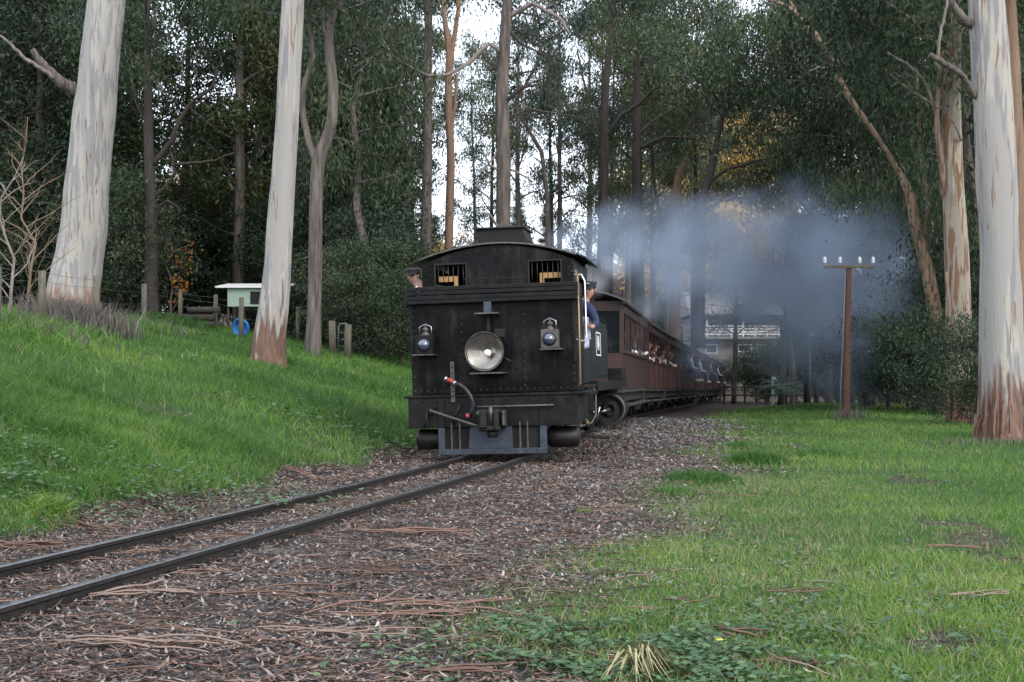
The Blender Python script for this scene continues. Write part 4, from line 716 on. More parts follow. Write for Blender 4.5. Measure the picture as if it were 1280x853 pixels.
lpart('headlight_hanger', MB().bx(hx-.04, hx+.06, -.18, -.05, 1.97, 2.12), M['steelblue'], .004); MB().bx(hx-.145, hx+.175, -.30, -.04, 1.95, 1.972).build('upper_shelf', M['worn'], LO, .004)
MB().bx(hx-.01, hx+.03, -.12, -.05, 1.73, 1.95).build('hanger_rod', IR, LO)
def small_lamp(x, z, lit, name='marker_lamp'):
    body = MB().bx(x-.115, x+.115, -.30, -.08, z, z+.25); o = lpart(name, body, M['worn'] if lit else M['beam'], .008)  # lit body gets a paler metal, glare on its face put into the colour
    MB().lathe([(.085, 0), (.09, .012), (.08, .03), (.001, .04)], (x, -.30, z+.12), (0, -1, 0), 20).build('lens_rim', M['iron'], o)
    MB().lathe([(.075, .02), (.062, .05), (.035, .068), (.001, .074)], (x, -.30, z+.12), (0, -1, 0), 18).build('lens', M['lens'], o)
    MB().lathe([(.055, 0), (.055, .02), (.03, .03), (.03, .055), (.042, .06), (.042, .09), (.015, .10), (.008, .15), (.001, .155)], (x, -.19, z+.25), (0, 0, 1), 12).build('chimney_cap', M['worn'] , o)
    MB().tube([(x-.08, -.19, z+.25), (x-.08, -.19, z+.36), (x, -.19, z+.40), (x+.08, -.19, z+.36), (x+.08, -.19, z+.25)], .006, 5).build('handle', M['bright'], o)
    lpart('lamp_bracket', MB().bx(x-.17 if x < 0 else x-.13, x+.12 if x < 0 else x+.16, -.32, 0, z-.022, z-.002), M['worn'], .003)
M['lens'] = mat('bulging_lens', (.04, .06, .10), None, .03, 0, spec=1, coat=1)
small_lamp(-.875, 1.45, False); small_lamp(.80, 1.475, True)
# footplate, buffer beam
fp = lpart('footplate', MB().bx(-1.20, 1.20, -.16, 1.15, .862, .90), BM, .006)
MB().bx(1.12, 1.30, -.10, .95, .855, .893).build('side_step', BM, fp, .004)
bb = lpart('buffer_beam', MB().bx(-1.15, 1.13, -.14, -.09, .46, .862), BM, .006)
rivets([(x, -.141, z) for x in (-.69, -.56, .52, .66) for z in (.56, .68, .80)]+[(x, -.141, .82) for x in np.arange(-1.1, 1.1, .16)], r=.016).build('bolts', M['iron'], bb)['kind'] = 'stuff'
lpart('side_frame', MB().bx(1.09, 1.13, -.09, 1.3, .46, .86), BM); lpart('side_frame', MB().bx(-1.13, -1.09, -.09, 1.3, .46, .86), BM)
# pilot: plate with two barred openings
z0, z1 = .10, .46
pl_ = MB()
pl_.bx(-.745, .715, -.175, -.145, z0, z0+.075); pl_.prism([(-.34, z0+.075), (.26, z0+.075), (.25, z1), (-.31, z1)], -.17, -.147)
po = lpart('pilot', pl_, M['steelblue'], .004); [(MB().bx(x0, x1, -.165, -.145, z0+.07, .46).build('upright', M['steelblue'], po, .004), MB().bx(x0, x1, -.163, -.145, .463, .84).build('bracket', BM, po, .004)) for x0, x1 in ((-.745, -.655), (.62, .715))]
for x in (-.56, -.45, .36, .46): MB().bx(x-.009, x+.009, -.176, -.158, z0+.05, z1+.06).build('bar', M['worn'], po)
rivets([(x, -.176, z0+.04) for x in np.arange(-.68, .7, .14)], r=.014).build('bolts', M['steelblue'], po)['kind'] = 'stuff'
MB().bx(-.70, .68, -.10, -.06, z0+.06, z1).build('backing', M['dark'], po)
for s_ in (-1, 1):
    t_ = lpart('air_reservoir', MB().lathe([(.001, 0), (.09, .012), (.135, .05), (.14, .1), (.14, .95), (.12, 1.0), (.001, 1.02)], (s_*.93-0, -.02, .29), (0, 1, 0), 20), IR) if False else lpart('air_reservoir', MB().lathe([(.001, 0), (.1, .012), (.14, .05), (.14, .40), (.1, .44), (.001, .45)], (s_*(1.10 if s_ < 0 else 1.13), .12, .30), (-s_, 0, 0), 20), IR)
# coupler: chopper head with jaw, pin and drawbar
cp = lpart('coupler', MB().box((-.03, -.30, .62), (.30, .30, .26)), IR, .03)
MB().box((-.10, -.48, .62), (.10, .16, .24)).build('jaw', IR, cp, .02); MB().box((.07, -.47, .60), (.07, .18, .26)).build('knuckle', IR, cp, .02); MB().cyl((-.01, -.44, .50), (-.01, -.44, .79), .025, 10).build('pin', M['worn'], cp)
MB().box((-.03, -.46, .50), (.30, .12, .07)).build('lower_jaw', IR, cp, .02); MB().box((.155, -.38, .63), (.035, .2, .20)).build('side_plate', M['worn'], cp, .01); MB().cyl((-.19, -.40, .69), (-.12, -.42, .69), .045, 10).build('lever_boss', M['worn'], cp)
MB().box((-.16, -.35, .66), (.07, .12, .13)).build('lug', IR, cp, .01); MB().cyl((.0, -.40, .38), (.0, -.40, .48), .07, 12).build('nut', IR, cp); MB().box((.14, -.22, .60), (.05, .1, .2)).build('guard', IR, cp, .01)
cp.location = (.03, 0, -.05)
lpart('release_rod', MB().tube([(-.84, -.24, .70), (-.80, -.24, .685), (-.30, -.34, .52), (-.12, -.42, .47)], .019, 8), M['worn']); lpart('rod_bracket', MB().box((-.82, -.19, .70), (.06, .1, .09)).box((-.88, -.17, .60), (.02, .04, .22)), IR)
lpart('rod_lever', MB().tube([(-.87, -.22, .70), (-.90, -.22, .55), (-.92, -.2, .46)], .012, 6), IR)
lpart('beam_handrail', MB().tube([(-.22, -.17, .73), (-.20, -.22, .73), (.80, -.22, .73), (.82, -.17, .73)], .014, 8), M['worn'])
# brake hose with red cock and drilled hanger plate
hg = lpart('hose_hanger', MB().bx(-.60, -.545, -.16, -.14, .80, 1.34), M['worn']); 
for k in range(6): MB().cyl((-.572, -.17, .86+.08*k), (-.572, -.158, .86+.08*k), .011, 8).build('hole', M['dark'], hg)
hg.location = (.04, 0, 0)
hs = lpart('brake_hose', MB().tube([(-.56, -.22, 1.10), (-.48, -.27, 1.08), (-.40, -.29, 1.02), (-.34, -.29, .93), (-.31, -.28, .83), (-.33, -.25, .73), (-.37, -.22, .67), (-.40, -.18, .665)], .028, 10), M['rubber'])
MB().tube([(-.66, -.22, 1.15), (-.62, -.22, 1.14), (-.57, -.22, 1.105)], [.03, .034, .028], 10).build('cock', M['redpaint'], hs); MB().lathe([(.02, 0), (.036, .01), (.036, .05), (.02, .06)], (-.58, -.22, 1.11), (.8, 0, -.3), 10).build('collar', M['bright'], hs)
MB().lathe([(.022, 0), (.034, .01), (.034, .035), (.001, .04)], (-.66, -.22, 1.155), (-.8, 0, .4), 10).build('cap', M['bright'], hs); MB().lathe([(.03, 0), (.036, .02), (.03, .05)], (-.37, -.22, .665), (-1, 0, 0), 10).build('lower_collar', M['redpaint'], hs)
hs.location = (.07, 0, -.05)
lpart('pipe', MB().tube([(-.44, -.16, .80), (-.46, -.2, .70), (-.52, -.2, .62), (-.52, -.16, .5)], .014, 8), IR)
# tanks, boiler, smokebox, chimney
for s_ in (-1, 1):
    tp = [(2.36, 1.06), (5.75, 1.06), (5.75, 1.90), (5.55, 1.97), (2.36, 2.0)]
    tk = lpart('side_tank', MB().prism(tp, s_*1.05, s_*.55, 'x'), M['blackside'], .01)
    MB().bx(min(s_*1.055, s_*1.05), max(s_*1.055, s_*1.05), 2.62, 2.65, 1.06, 1.98).build('tank_joint', M['iron'], tk)
    rivets([(s_*1.051, y, z) for y in np.arange(2.5, 5.7, .16) for z in (1.11, 1.92)], (s_, 0, 0), .010).build('rivets', M['blackside'], tk)['kind'] = 'stuff'
bo = lpart('boiler', MB().lathe([(.001, 0), (.55, 0), (.55, 4.4), (.60, 4.41), (.60, 5.35), (.56, 5.4), (.001, 5.5)], (0, 2.4, 1.62), (0, 1, 0), 28), B)
lpart('steam_dome', MB().lathe([(.26, 0), (.24, .32), (.17, .44), (.001, .48)], (0, 4.3, 2.12), (0, 0, 1), 20), B)
lpart('sand_dome', MB().lathe([(.22, 0), (.2, .25), (.12, .33), (.001, .35)], (0, 5.7, 2.12), (0, 0, 1), 18), B)
lpart('chimney', MB().lathe([(.25, 0), (.17, .1), (.17, .62), (.215, .68), (.22, .76), (.16, .78), (.15, .3)], (0, 7.35, 2.18), (0, 0, 1), 24), B)
for s_ in (-1, 1):
    rb = lpart('running_board', MB().bx(min(s_*.6, s_*1.22), max(s_*.6, s_*1.22), 1.9, 8.0, .98, 1.02), BM); MB().bx(min(s_*1.19, s_*1.22), max(s_*1.19, s_*1.22), 1.9, 8.0, .88, .98).build('valance', BM, rb)
    MB().bx(min(s_*1.0, s_*1.24), max(s_*1.0, s_*1.24), 6.3, 7.3, 1.02, 1.24).build('tool_box', BM, rb, .01)
    cy_ = lpart('cylinder', MB().lathe([(.001, .05), (.07, .05), (.08, 0), (.12, 0), (.13, .05), (.21, .05), (.22, .01), (.27, 0), (.28, .02), (.28, .08), (.25, .09), (.25, .72), (.28, .73), (.28, .80), (.001, .82)], (s_*.98, 6.6, .50), (0, 1, 0), 24), M['dark'])
    MB().lathe([(.262, -.006), (.281, -.004), (.286, .01)], (s_*.98, 6.6, .50), (0, 1, 0), 24).build('cylinder_rim', M['worn'], cy_)
    MB().lathe([(.001, 0), (.13, 0), (.13, .7), (.001, .7)], (s_*.98, 6.6, .86), (0, 1, 0), 14).build('valve_chest', IR, cy_)
    MB().cyl((s_*.98, 5.2, .50), (s_*.98, 6.6, .50), .022, 8).build('piston_rod', M['bright'], cy_)
    for y, r in ((1.5, .33), (3.1, .455), (4.35, .455), (5.6, .455), (7.9, .33)):
        wh = lpart('wheel', MB().lathe([(r, 0), (r, .09), (r+.025, .09), (r+.025, .12), (r-.05, .12), (r-.06, .02), (r-.03, 0), (r, 0)], (s_*.36, y, r+.06), (s_, 0, 0), 28), IR)
        wh.location = (s_*.03, 0, 0)
        MB().lathe([(.001, 0), (.09, 0), (.09, .1), (.001, .11)], (s_*.37, y, r+.06), (s_, 0, 0), 14).build('hub', IR, wh)
        for k in range(10): a = 2*PI*k/10; MB().cyl((s_*.42, y+.07*math.cos(a), r+.06+.07*math.sin(a)), (s_*.42, y+(r-.04)*math.cos(a), r+.06+(r-.04)*math.sin(a)), .018, 5).build('spoke', IR, wh)
    lpart('coupling_rod', MB().box((s_*.60, 4.35, .30), (.035, 2.7, .07)), M['bright'], .006); lpart('connecting_rod', MB().tube([(s_*.68, 4.35, .30), (s_*.8, 5.3, .50)], .03, 6), M['bright'])
    lpart('valve_gear', MB().tube([(s_*.8, 4.9, .82), (s_*.82, 5.4, .55), (s_*.8, 6.1, .82)], .022, 6).tube([(s_*.85, 5.2, .9), (s_*.85, 5.25, .45)], .02, 6), M['bright'])
lpart('frame', MB().bx(-.30, .30, .1, 8.2, .35, .80).bx(-.95, .95, .3, 1.9, .55, .86), M['dark']); lpart('ash_pan', MB().bx(-.5, .5, 2.3, 4.2, .5, 1.2), M['dark'])
lpart('front_beam', MB().bx(-1.0, 1.0, 8.1, 8.2, .5, .9), BM)
lpart('steam_pipe', MB().tube([(1.25, .9, .93), (1.27, .92, .80), (1.27, .85, .55), (1.22, .7, .45), (1.1, .3, .42)], .014, 8), M['worn'])
lpart('injector', MB().lathe([(.03, 0), (.05, .04), (.03, .12), (.055, .16), (.03, .28), (.001, .3)], (1.12, .75, .46), (.2, -1, 0), 12), M['brass'])
for k in range(3): lpart('cylinder_cock', MB().cyl((1.05, 1.4+.9*k, .38), (1.12, 1.35+.9*k, .62), .014, 6), M['bright'])
lpart('side_ladder', MB().bx(1.12, 1.16, 1.3, 1.34, .30, .95).bx(1.12, 1.16, 1.7, 1.74, .30, .95).bx(1.08, 1.25, 1.28, 1.76, .30, .33).bx(1.08, 1.22, 1.28, 1.76, .6, .63), IR)
# writing on the side: number plate and numeral
def text(s_, size, m, par, loc, rot, ext=.004, name='lettering'):
    c = bpy.data.curves.new(name, 'FONT'); c.body = s_; c.size = size; c.extrude = ext; c.align_x = 'CENTER'; c.align_y = 'CENTER'; c.resolution_u = 3
    o = bpy.data.objects.new(name+'_tmp', c); COL.objects.link(o); dg = bpy.context.evaluated_depsgraph_get(); me = bpy.data.meshes.new_from_object(o.evaluated_get(dg)); bpy.data.objects.remove(o)
    me.materials.clear(); me.materials.append(m); q = link(name, me, par); q.location = loc; q.rotation_euler = rot; return q
pt = lpart('number_plate', MB().bx(1.051, 1.062, 3.45, 4.25, 1.42, 1.80), M['blackside'])
for (a, b, c, d) in ((3.45, 4.25, 1.42, 1.445), (3.45, 4.25, 1.775, 1.80), (3.45, 3.48, 1.42, 1.80), (4.22, 4.25, 1.42, 1.80)): MB().bx(1.062, 1.068, a, b, c, d).build('plate_border', M['whitepaint'], pt)
RS = (PI/2, 0, PI/2)
text('6A', .34, M['whitepaint'], pt, (1.066, 3.85, 1.61), RS, name='plate_number')
text('6', .42, M['whitepaint'], LO, (1.064, 1.2, 1.30), RS, name='side_numeral')
# ------------------------------------------------------------------ carriages
M['maroon'] = mat('dark_maroon_boards', (.022, .0075, .0065), (.040, .014, .012), .5, 0, 7, (1, .6, .4), .15, 20)
M['redoor'] = mat('red_brown_doors', (.05, .014, .011), (.075, .022, .017), .55, 0, 7, (1, 1, .4), .15, 20)
M['coachgrey'] = mat('carriage_underframe', (.018, .017, .017), (.04, .037, .035), .8, 0, 9)
M['seat'] = mat('bench_wood', (.07, .04, .025), (.1, .06, .04), .6)
M['roofgrey'] = mat('carriage_roof', (.035, .036, .038), (.07, .07, .072), .7, 0, 3)
M['glassdark'] = mat('carriage_window_glass', (.01, .012, .014), None, .06, 0, spec=.8)
CL = 8.55
def carriage(closed, label):
    r = empty('carriage', (0, 0, 0), 0, label, 'railway carriage', 'carriages of the steam train'); H = CL/2
    def b(x0, x1, y0, y1, z0, z1): return MB().bx(x0, x1, y0, y1, z0, z1)
    b(-1.0, 1.0, -H, H, .70, .78).build('floor', M['coachgrey'], r); MB().bx(-.85, -.75, -H, H, .5, .7).bx(.75, .85, -H, H, .5, .7).bx(-.9, .9, -H-.02, -H+.1, .45, .72).bx(-.9, .9, H-.1, H+.02, .45, .72).build('underframe', M['coachgrey'], r)
    mb = MB(); xs = np.linspace(-1.1, 1.1, 13); f = lambda x: 2.56+.26*(1-(x/1.1)**2)
    for i in range(12):
        a, c = float(xs[i]), float(xs[i+1]); mb.add([(a, -H-.35, f(a)), (c, -H-.35, f(c)), (c, H+.35, f(c)), (a, H+.35, f(a)), (a, -H-.35, f(a)-.04), (c, -H-.35, f(c)-.04), (c, H+.35, f(c)-.04), (a, H+.35, f(a)-.04)], [(0, 1, 2, 3), (7, 6, 5, 4), (0, 4, 5, 1), (2, 6, 7, 3)]+([(0, 3, 7, 4)] if i == 0 else [])+([(1, 5, 6, 2)] if i == 11 else []))
    mb.build('roof', M['roofgrey'], r); 
    for s_ in (-1, 1):
        b(min(s_*1.02, s_*1.09), max(s_*1.02, s_*1.09), -H-.3, H+.3, 2.49, 2.55).build('gutter', M['maroon'], r)
        b(min(s_*.99, s_*1.03), max(s_*.99, s_*1.03), -H, H, 2.32, 2.52).build('cant_rail', M['maroon'], r)
        b(min(s_*.99, s_*1.06), max(s_*.99, s_*1.06), -H, H, 1.50, 1.56).build('waist_rail', M['maroon'], r)
        n = 15 if closed else 10; step = CL/n; sp = None
        for k in range(n+1):
            y = -H+.05+k*(CL-.1)/n
            if sp is None: sp = b(min(s_*1.012, s_*1.028), max(s_*1.012, s_*1.028), -.04, .04, 1.56, 2.32).build('window_post', M['maroon'], r); c = sp
            else: c = sp.copy(); COL.objects.link(c)
            c.location = (0, y, 0)
        nb = 28; bd = None
        for k in range(nb):
            y = -H+(k+.5)*CL/nb; w_ = CL/nb-.02
            door = (not closed) and (k % 7 in (2, 3, 4))
            mb2 = b(min(s_*1.0, s_*(1.03 if door else 1.015)), max(s_*1.0, s_*(1.03 if door else 1.015)), -w_/2, w_/2, .78, 1.50)
            if bd is None or door != bd[1] : bd = (mb2.build('board', M['redoor'] if door else M['maroon'], r), door); c = bd[0]
            else: c = bd[0].copy(); COL.objects.link(c)
            c.location = (0, y, 0)
        if closed:
            for k in range(0, n): 
                y = -H+.05+(k+.5)*(CL-.1)/n
                if k % 3 != 1: b(min(s_*.965, s_*.97), max(s_*.965, s_*.97), y-.27, y+.27, 1.56, 2.32).build('window_pane', M['glassdark'], r)
        else:
            for z in (1.72, 1.84): MB().cyl((s_*1.01, -H, z), (s_*1.01, H, z), .012, 6).build('safety_bar', M['iron'], r)
        b(min(s_*.95, s_*1.12), max(s_*.95, s_*1.12), -H+.4, H-.4, .42, .46).build('step_board', M['coachgrey'], r)
    for s_ in (-1, 1):
        y = s_*H; e = b(-1.0, 1.0, y-.02, y+.02, .78, 1.5).build('end_panel', M['maroon'], r)
        for x in (-.98, -.4, .4, .98): b(x-.04, x+.04, y-.03, y+.03, 1.5, 2.66 if abs(x) < .5 else 2.55).build('end_post', M['maroon'], r)
        b(-1.0, 1.0, y-.025, y+.025, 2.36, 2.56).build('end_header', M['maroon'], r)
        if closed: b(-.95, .95, y-.01, y+.01, 1.5, 2.4).build('end_pane', M['glassdark'], r)
    for k in range(4): y = -H+1.1+k*2.1; MB().bx(-.9, .9, y-.2, y+.2, 1.1, 1.16).bx(-.9, .9, y-.03, y+.03, 1.16, 1.6).build('bench', M['seat'], r)
    for yb in (-H+1.7, H-1.7):
        bg_ = MB().bx(-.62, -.54, yb-.85, yb+.85, .25, .45).bx(.54, .62, yb-.85, yb+.85, .25, .45).bx(-.6, .6, yb-.15, yb+.15, .3, .5).build('bogie', M['coachgrey'], r)
        for dy in (-.6, .6):
            for s_ in (-1, 1): MB().lathe([(.001, 0), (.08, 0), (.09, .05), (.25, .03), (.29, .03), (.29, .1), (.32, .1), (.32, .13), (.001, .13)], (s_*.48, yb+dy, .295), (-s_, 0, 0), 18).build('wheel', M['iron'], bg_)
    return r
cc = carriage(True, 'x'); co = carriage(False, 'x'); _kc.clear()
ORD = ['first', 'second', 'third', 'fourth', 'fifth', 'sixth', 'seventh', 'eighth']
cars = []; y = 27.95+CL/2
for k in range(8):
    o = cc if k == 0 else (co if k == 1 else dup(co)); p, a = onrail(y); a = -math.atan((float(track_x(y+3.2))-float(track_x(y-3.2)))/6.4); p.x = .5*(float(track_x(y+3.2))+float(track_x(y-3.2)))
    o.location = p; o.rotation_euler = (math.atan((float(track_z(y+3))-float(track_z(y-3)))/6), 0, a); cars.append((p, a)); y += (CL+.75)*math.cos(a)
    o['label'] = ('dark maroon closed carriage with narrow windows, coupled directly behind the locomotive' if k == 0 else 'open sided maroon carriage, '+ORD[k]+' behind the locomotive'+(', last one visible at the tail' if k == 7 else ''))

# ------------------------------------------------------------------ people
def skinned(name, nodes, edg, m, parent, sub=2):
    me = bpy.data.meshes.new(name); me.from_pydata([n_[0] for n_ in nodes], edg, []); me.materials.append(m); o = link(name, me, parent)
    me.attributes  # skin data layer is made by the modifier
    md = o.modifiers.new('skin', 'SKIN'); md.use_smooth_shade = True
    if not me.skin_vertices:
        bpy.context.view_layer.objects.active = o; o.select_set(True); bpy.ops.mesh.customdata_skin_add(); o.select_set(False)
    for i, (c, r) in enumerate(nodes): v = me.skin_vertices[0].data[i]; v.radius = (r, r) if not isinstance(r, tuple) else r; v.use_root = (i == 0)
    sb = o.modifiers.new('sub', 'SUBSURF'); sb.levels = sub; sb.render_levels = sub
    return o
def fwd(v): v = Vector(v); v.z *= .3; return v.normalized()
def headgear(parent, c, face, tilt=0, cap=True, badge=False):
    """face details, hair and railway cap on a head centred at c looking along face"""
    c = Vector(c); f = Vector(face).normalized(); u = Vector((0, 0, 1)); u = (u-f*u.dot(f)).normalized(); s_ = f.cross(u)
    T = Matrix((s_, f, u)).transposed().to_4x4(); T.translation = c
    def mk(): mb = MB(); mb.M = T; return mb
    [mk().ball((q*.035, .088, .015), .011, 6, 4).build('eye', M['hair'], parent) for q in (-1, 1)]
    mk().tube([(0, .085, .03), (0, .115, -.015), (0, .098, -.025)], [.009, .016, .008], 6).build('nose', M['skin'], parent)
    mk().tube([(-.025, .088, -.05), (0, .097, -.05), (.025, .088, -.05)], .006, 5).build('mouth', mat('lips', (.35, .14, .12)), parent)
    [mk().ball((q*.088, 0, 0), .025, 6, 5, (.4, .8, 1.2)).build('ear', M['skin'], parent) for q in (-1, 1)]
    mk().ball((0, -.045, .03), .094, 12, 8, (.98, .85, 1.02)).build('hair', M['hair'], parent)
    if cap:
        o = mk().lathe([(.10, .045), (.102, .07), (.118, .10), (.112, .122), (.001, .13)], (0, 0, 0), (0, 0, 1), 18).build('cap', M['capcloth'], parent)
        mb = mk(); vs = [(.085*math.sin(a), .085*math.cos(a), .058) for a in np.linspace(-1.1, 1.1, 9)]+[(.10*math.sin(a*.9), .155*math.cos(a*.9), .03) for a in np.linspace(-1.1, 1.1, 9)]
        vs += [(x, y_, z-.006) for x, y_, z in vs]; mb.add(vs, [(i, i+1, i+10, i+9) for i in range(8)]+[(i+18, i+27, i+28, i+19) for i in range(8)]+[(i+9, i+10, i+28, i+27) for i in range(8)]); mb.build('cap_peak', M['rubber'], o)
        if badge: mb = mk(); mb.ball((0, .117, .095), .022, 8, 5, (1.5, .35, .8)); mb.build('cap_badge', M['bright'], o)
def hand(parent, wrist, d, m, curl=.4):
    d = Vector(d).normalized(); s_ = d.orthogonal().normalized(); u = d.cross(s_); wr = Vector(wrist); nodes = [(tuple(wr), .022), (tuple(wr+d*.05), (.035, .018)), (tuple(wr+d*.09), (.036, .016))]; edg = [(0, 1), (1, 2)]
    for k in range(4):
        b0 = wr+d*.10+s_*(k-1.5)*.02; i = len(nodes); ln = (.06, .072, .068, .052)[k]
        nodes += [(tuple(b0), .009), (tuple(b0+d*ln*.5-u*.01), .008), (tuple(b0+d*ln*.85-u*ln*curl), .007)]; edg += [(2, i), (i, i+1), (i+1, i+2)]
    i = len(nodes); nodes += [(tuple(wr+d*.05+s_*-.045), .011), (tuple(wr+d*.085+s_*-.06-u*.01), .009)]; edg += [(1, i), (i, i+1)]
    return nodes, edg
def merge(a, b, join):
    na, ea = a; nb, eb = b; o = len(na); return na+nb, ea+[(i+o, j+o) for i, j in eb]+[(join, o)]
LOM = Matrix.Translation(LO.location) @ LO.rotation_euler.to_matrix().to_4x4()
def aboard(name, lb, cat, grp=None):
    r = empty(name, (0, 0, 0), 0, lb, cat, grp); return r
# driver leaning out of the right hand side (as pictured)
dr = empty('person', LOM @ Vector((.85, 1.5, 1.0)), 0, 'driver in peaked cap and navy jacket leaning from the right side of the cab', 'person', None); dr.rotation_euler = LO.rotation_euler
hd = Vector((.32, -.02, 1.325))
body = [((0, 0, .0), .13), ((0, 0, .35), .15), ((.03, 0, .62), .16), ((.13, 0, .90), .165), ((.20, 0, 1.06), .11), ((.27, -.01, 1.22), .05), (tuple(hd+Vector((0, 0, -.035))), .082), (tuple(hd+Vector((0, 0, .045))), .092)]
e_ = [(0, 1), (1, 2), (2, 3), (3, 4), (4, 5), (5, 6), (6, 7)]
arm = [((.36, -.20, 1.02), .05), ((.43, -.24, .86), .042), ((.38, -.40, .78), .032)]
n0 = body+arm; e0 = e_+[(4, 8), (8, 9), (9, 10)]
hn, he = hand(dr, (.36, -.46, .78), (-.2, -1, .1), M['skin']); n1, e1 = merge((n0, e0), (hn, he), 10)
arm2 = [((.16, .2, 1.05), .055), ((.2, .3, .85), .045), ((.3, .25, .80), .035)]; k = len(n1); n1 += arm2; e1 += [(4, k), (k, k+1), (k+1, k+2)]
skinned('body', n1, e1, M['skin'], dr)
jk = [((0, 0, .30), .165), ((.03, 0, .62), .175), ((.13, 0, .90), .185), ((.21, 0, 1.09), .175), ((.25, 0, 1.20), .12), ((.36, -.20, 1.02), .07), ((.43, -.24, .86), .058), ((.39, -.38, .785), .045), ((.16, .2, 1.05), .07), ((.2, .3, .85), .058), ((.3, .25, .80), .045)]
skinned('jacket', jk, [(0, 1), (1, 2), (2, 3), (3, 4), (3, 5), (5, 6), (6, 7), (3, 8), (8, 9), (9, 10)], M['navy'], dr)
headgear(dr, hd, (-.15, -1, -.05), badge=True)
# pale rag hanging over the cab side
rg = MB(); 
for (x0, y0, ww, hh, sd) in ((1.12, 1.12, .13, .42, 1), (1.13, 1.26, .10, .30, 2)):
    vs = []; nn = 8
    for j in range(nn+1):
        for i in range(nn+1): s_, t = i/nn, j/nn; vs.append((x0+.035*math.sin(s_*9+sd+t*3)+.04*(1-t)*0+.02*t, y0+(s_-.5)*ww*(1+.7*t)+.05*t, 1.93-hh*t-.03*math.sin(s_*5+sd)*t))
    rg.add(vs, [(j*(nn+1)+i, j*(nn+1)+i+1, (j+1)*(nn+1)+i+1, (j+1)*(nn+1)+i) for j in range(nn) for i in range(nn)], True)
o = rg.build('rag', M['cloth']); o.matrix_world = LOM; tag(o, 'crumpled pale rag hanging over the cab side below the driver', 'rag'); sd_ = o.modifiers.new('thick', 'SOLIDIFY'); sd_.thickness = .012
# fireman leaning out of the left hand side
fm = empty('person', LOM @ Vector((-.86, 1.5, 1.16)), 0, 'crewman in black peaked cap looking out of the left side of the cab', 'person'); fm.rotation_euler = LO.rotation_euler
hd = Vector((-.55, 0, 1.465))
n1 = [((.1, 0, 0), .13), ((.1, 0, .35), .15), ((0, 0, .7), .16), ((-.2, 0, 1.0), .16), ((-.38, 0, 1.22), .13), ((-.48, 0, 1.36), .055), (tuple(hd+Vector((0, 0, -.035))), .08), (tuple(hd+Vector((0, 0, .045))), .09), ((-.4, -.2, 1.1), .05), ((-.38, -.3, .95), .04), ((-.3, -.35, .92), .032)]
e1 = e_+[(4, 8), (8, 9), (9, 10)]; hn, he = hand(fm, (-.26, -.38, .92), (1, -.3, 0), M['skin']); n1, e1 = merge((n1, e1), (hn, he), 10); skinned('body', n1, e1, M['skin'], fm)
skinned('jacket', [((.05, 0, .35), .165), ((0, 0, .7), .175), ((-.2, 0, 1.0), .175), ((-.38, 0, 1.22), .145), ((-.43, 0, 1.29), .07), ((-.4, -.2, 1.1), .065), ((-.38, -.3, .95), .05), ((-.32, -.34, .92), .04)], [(0, 1), (1, 2), (2, 3), (3, 4), (3, 5), (5, 6), (6, 7)], M['navy'], fm)
headgear(fm, hd, (-.25, -1, -.05))
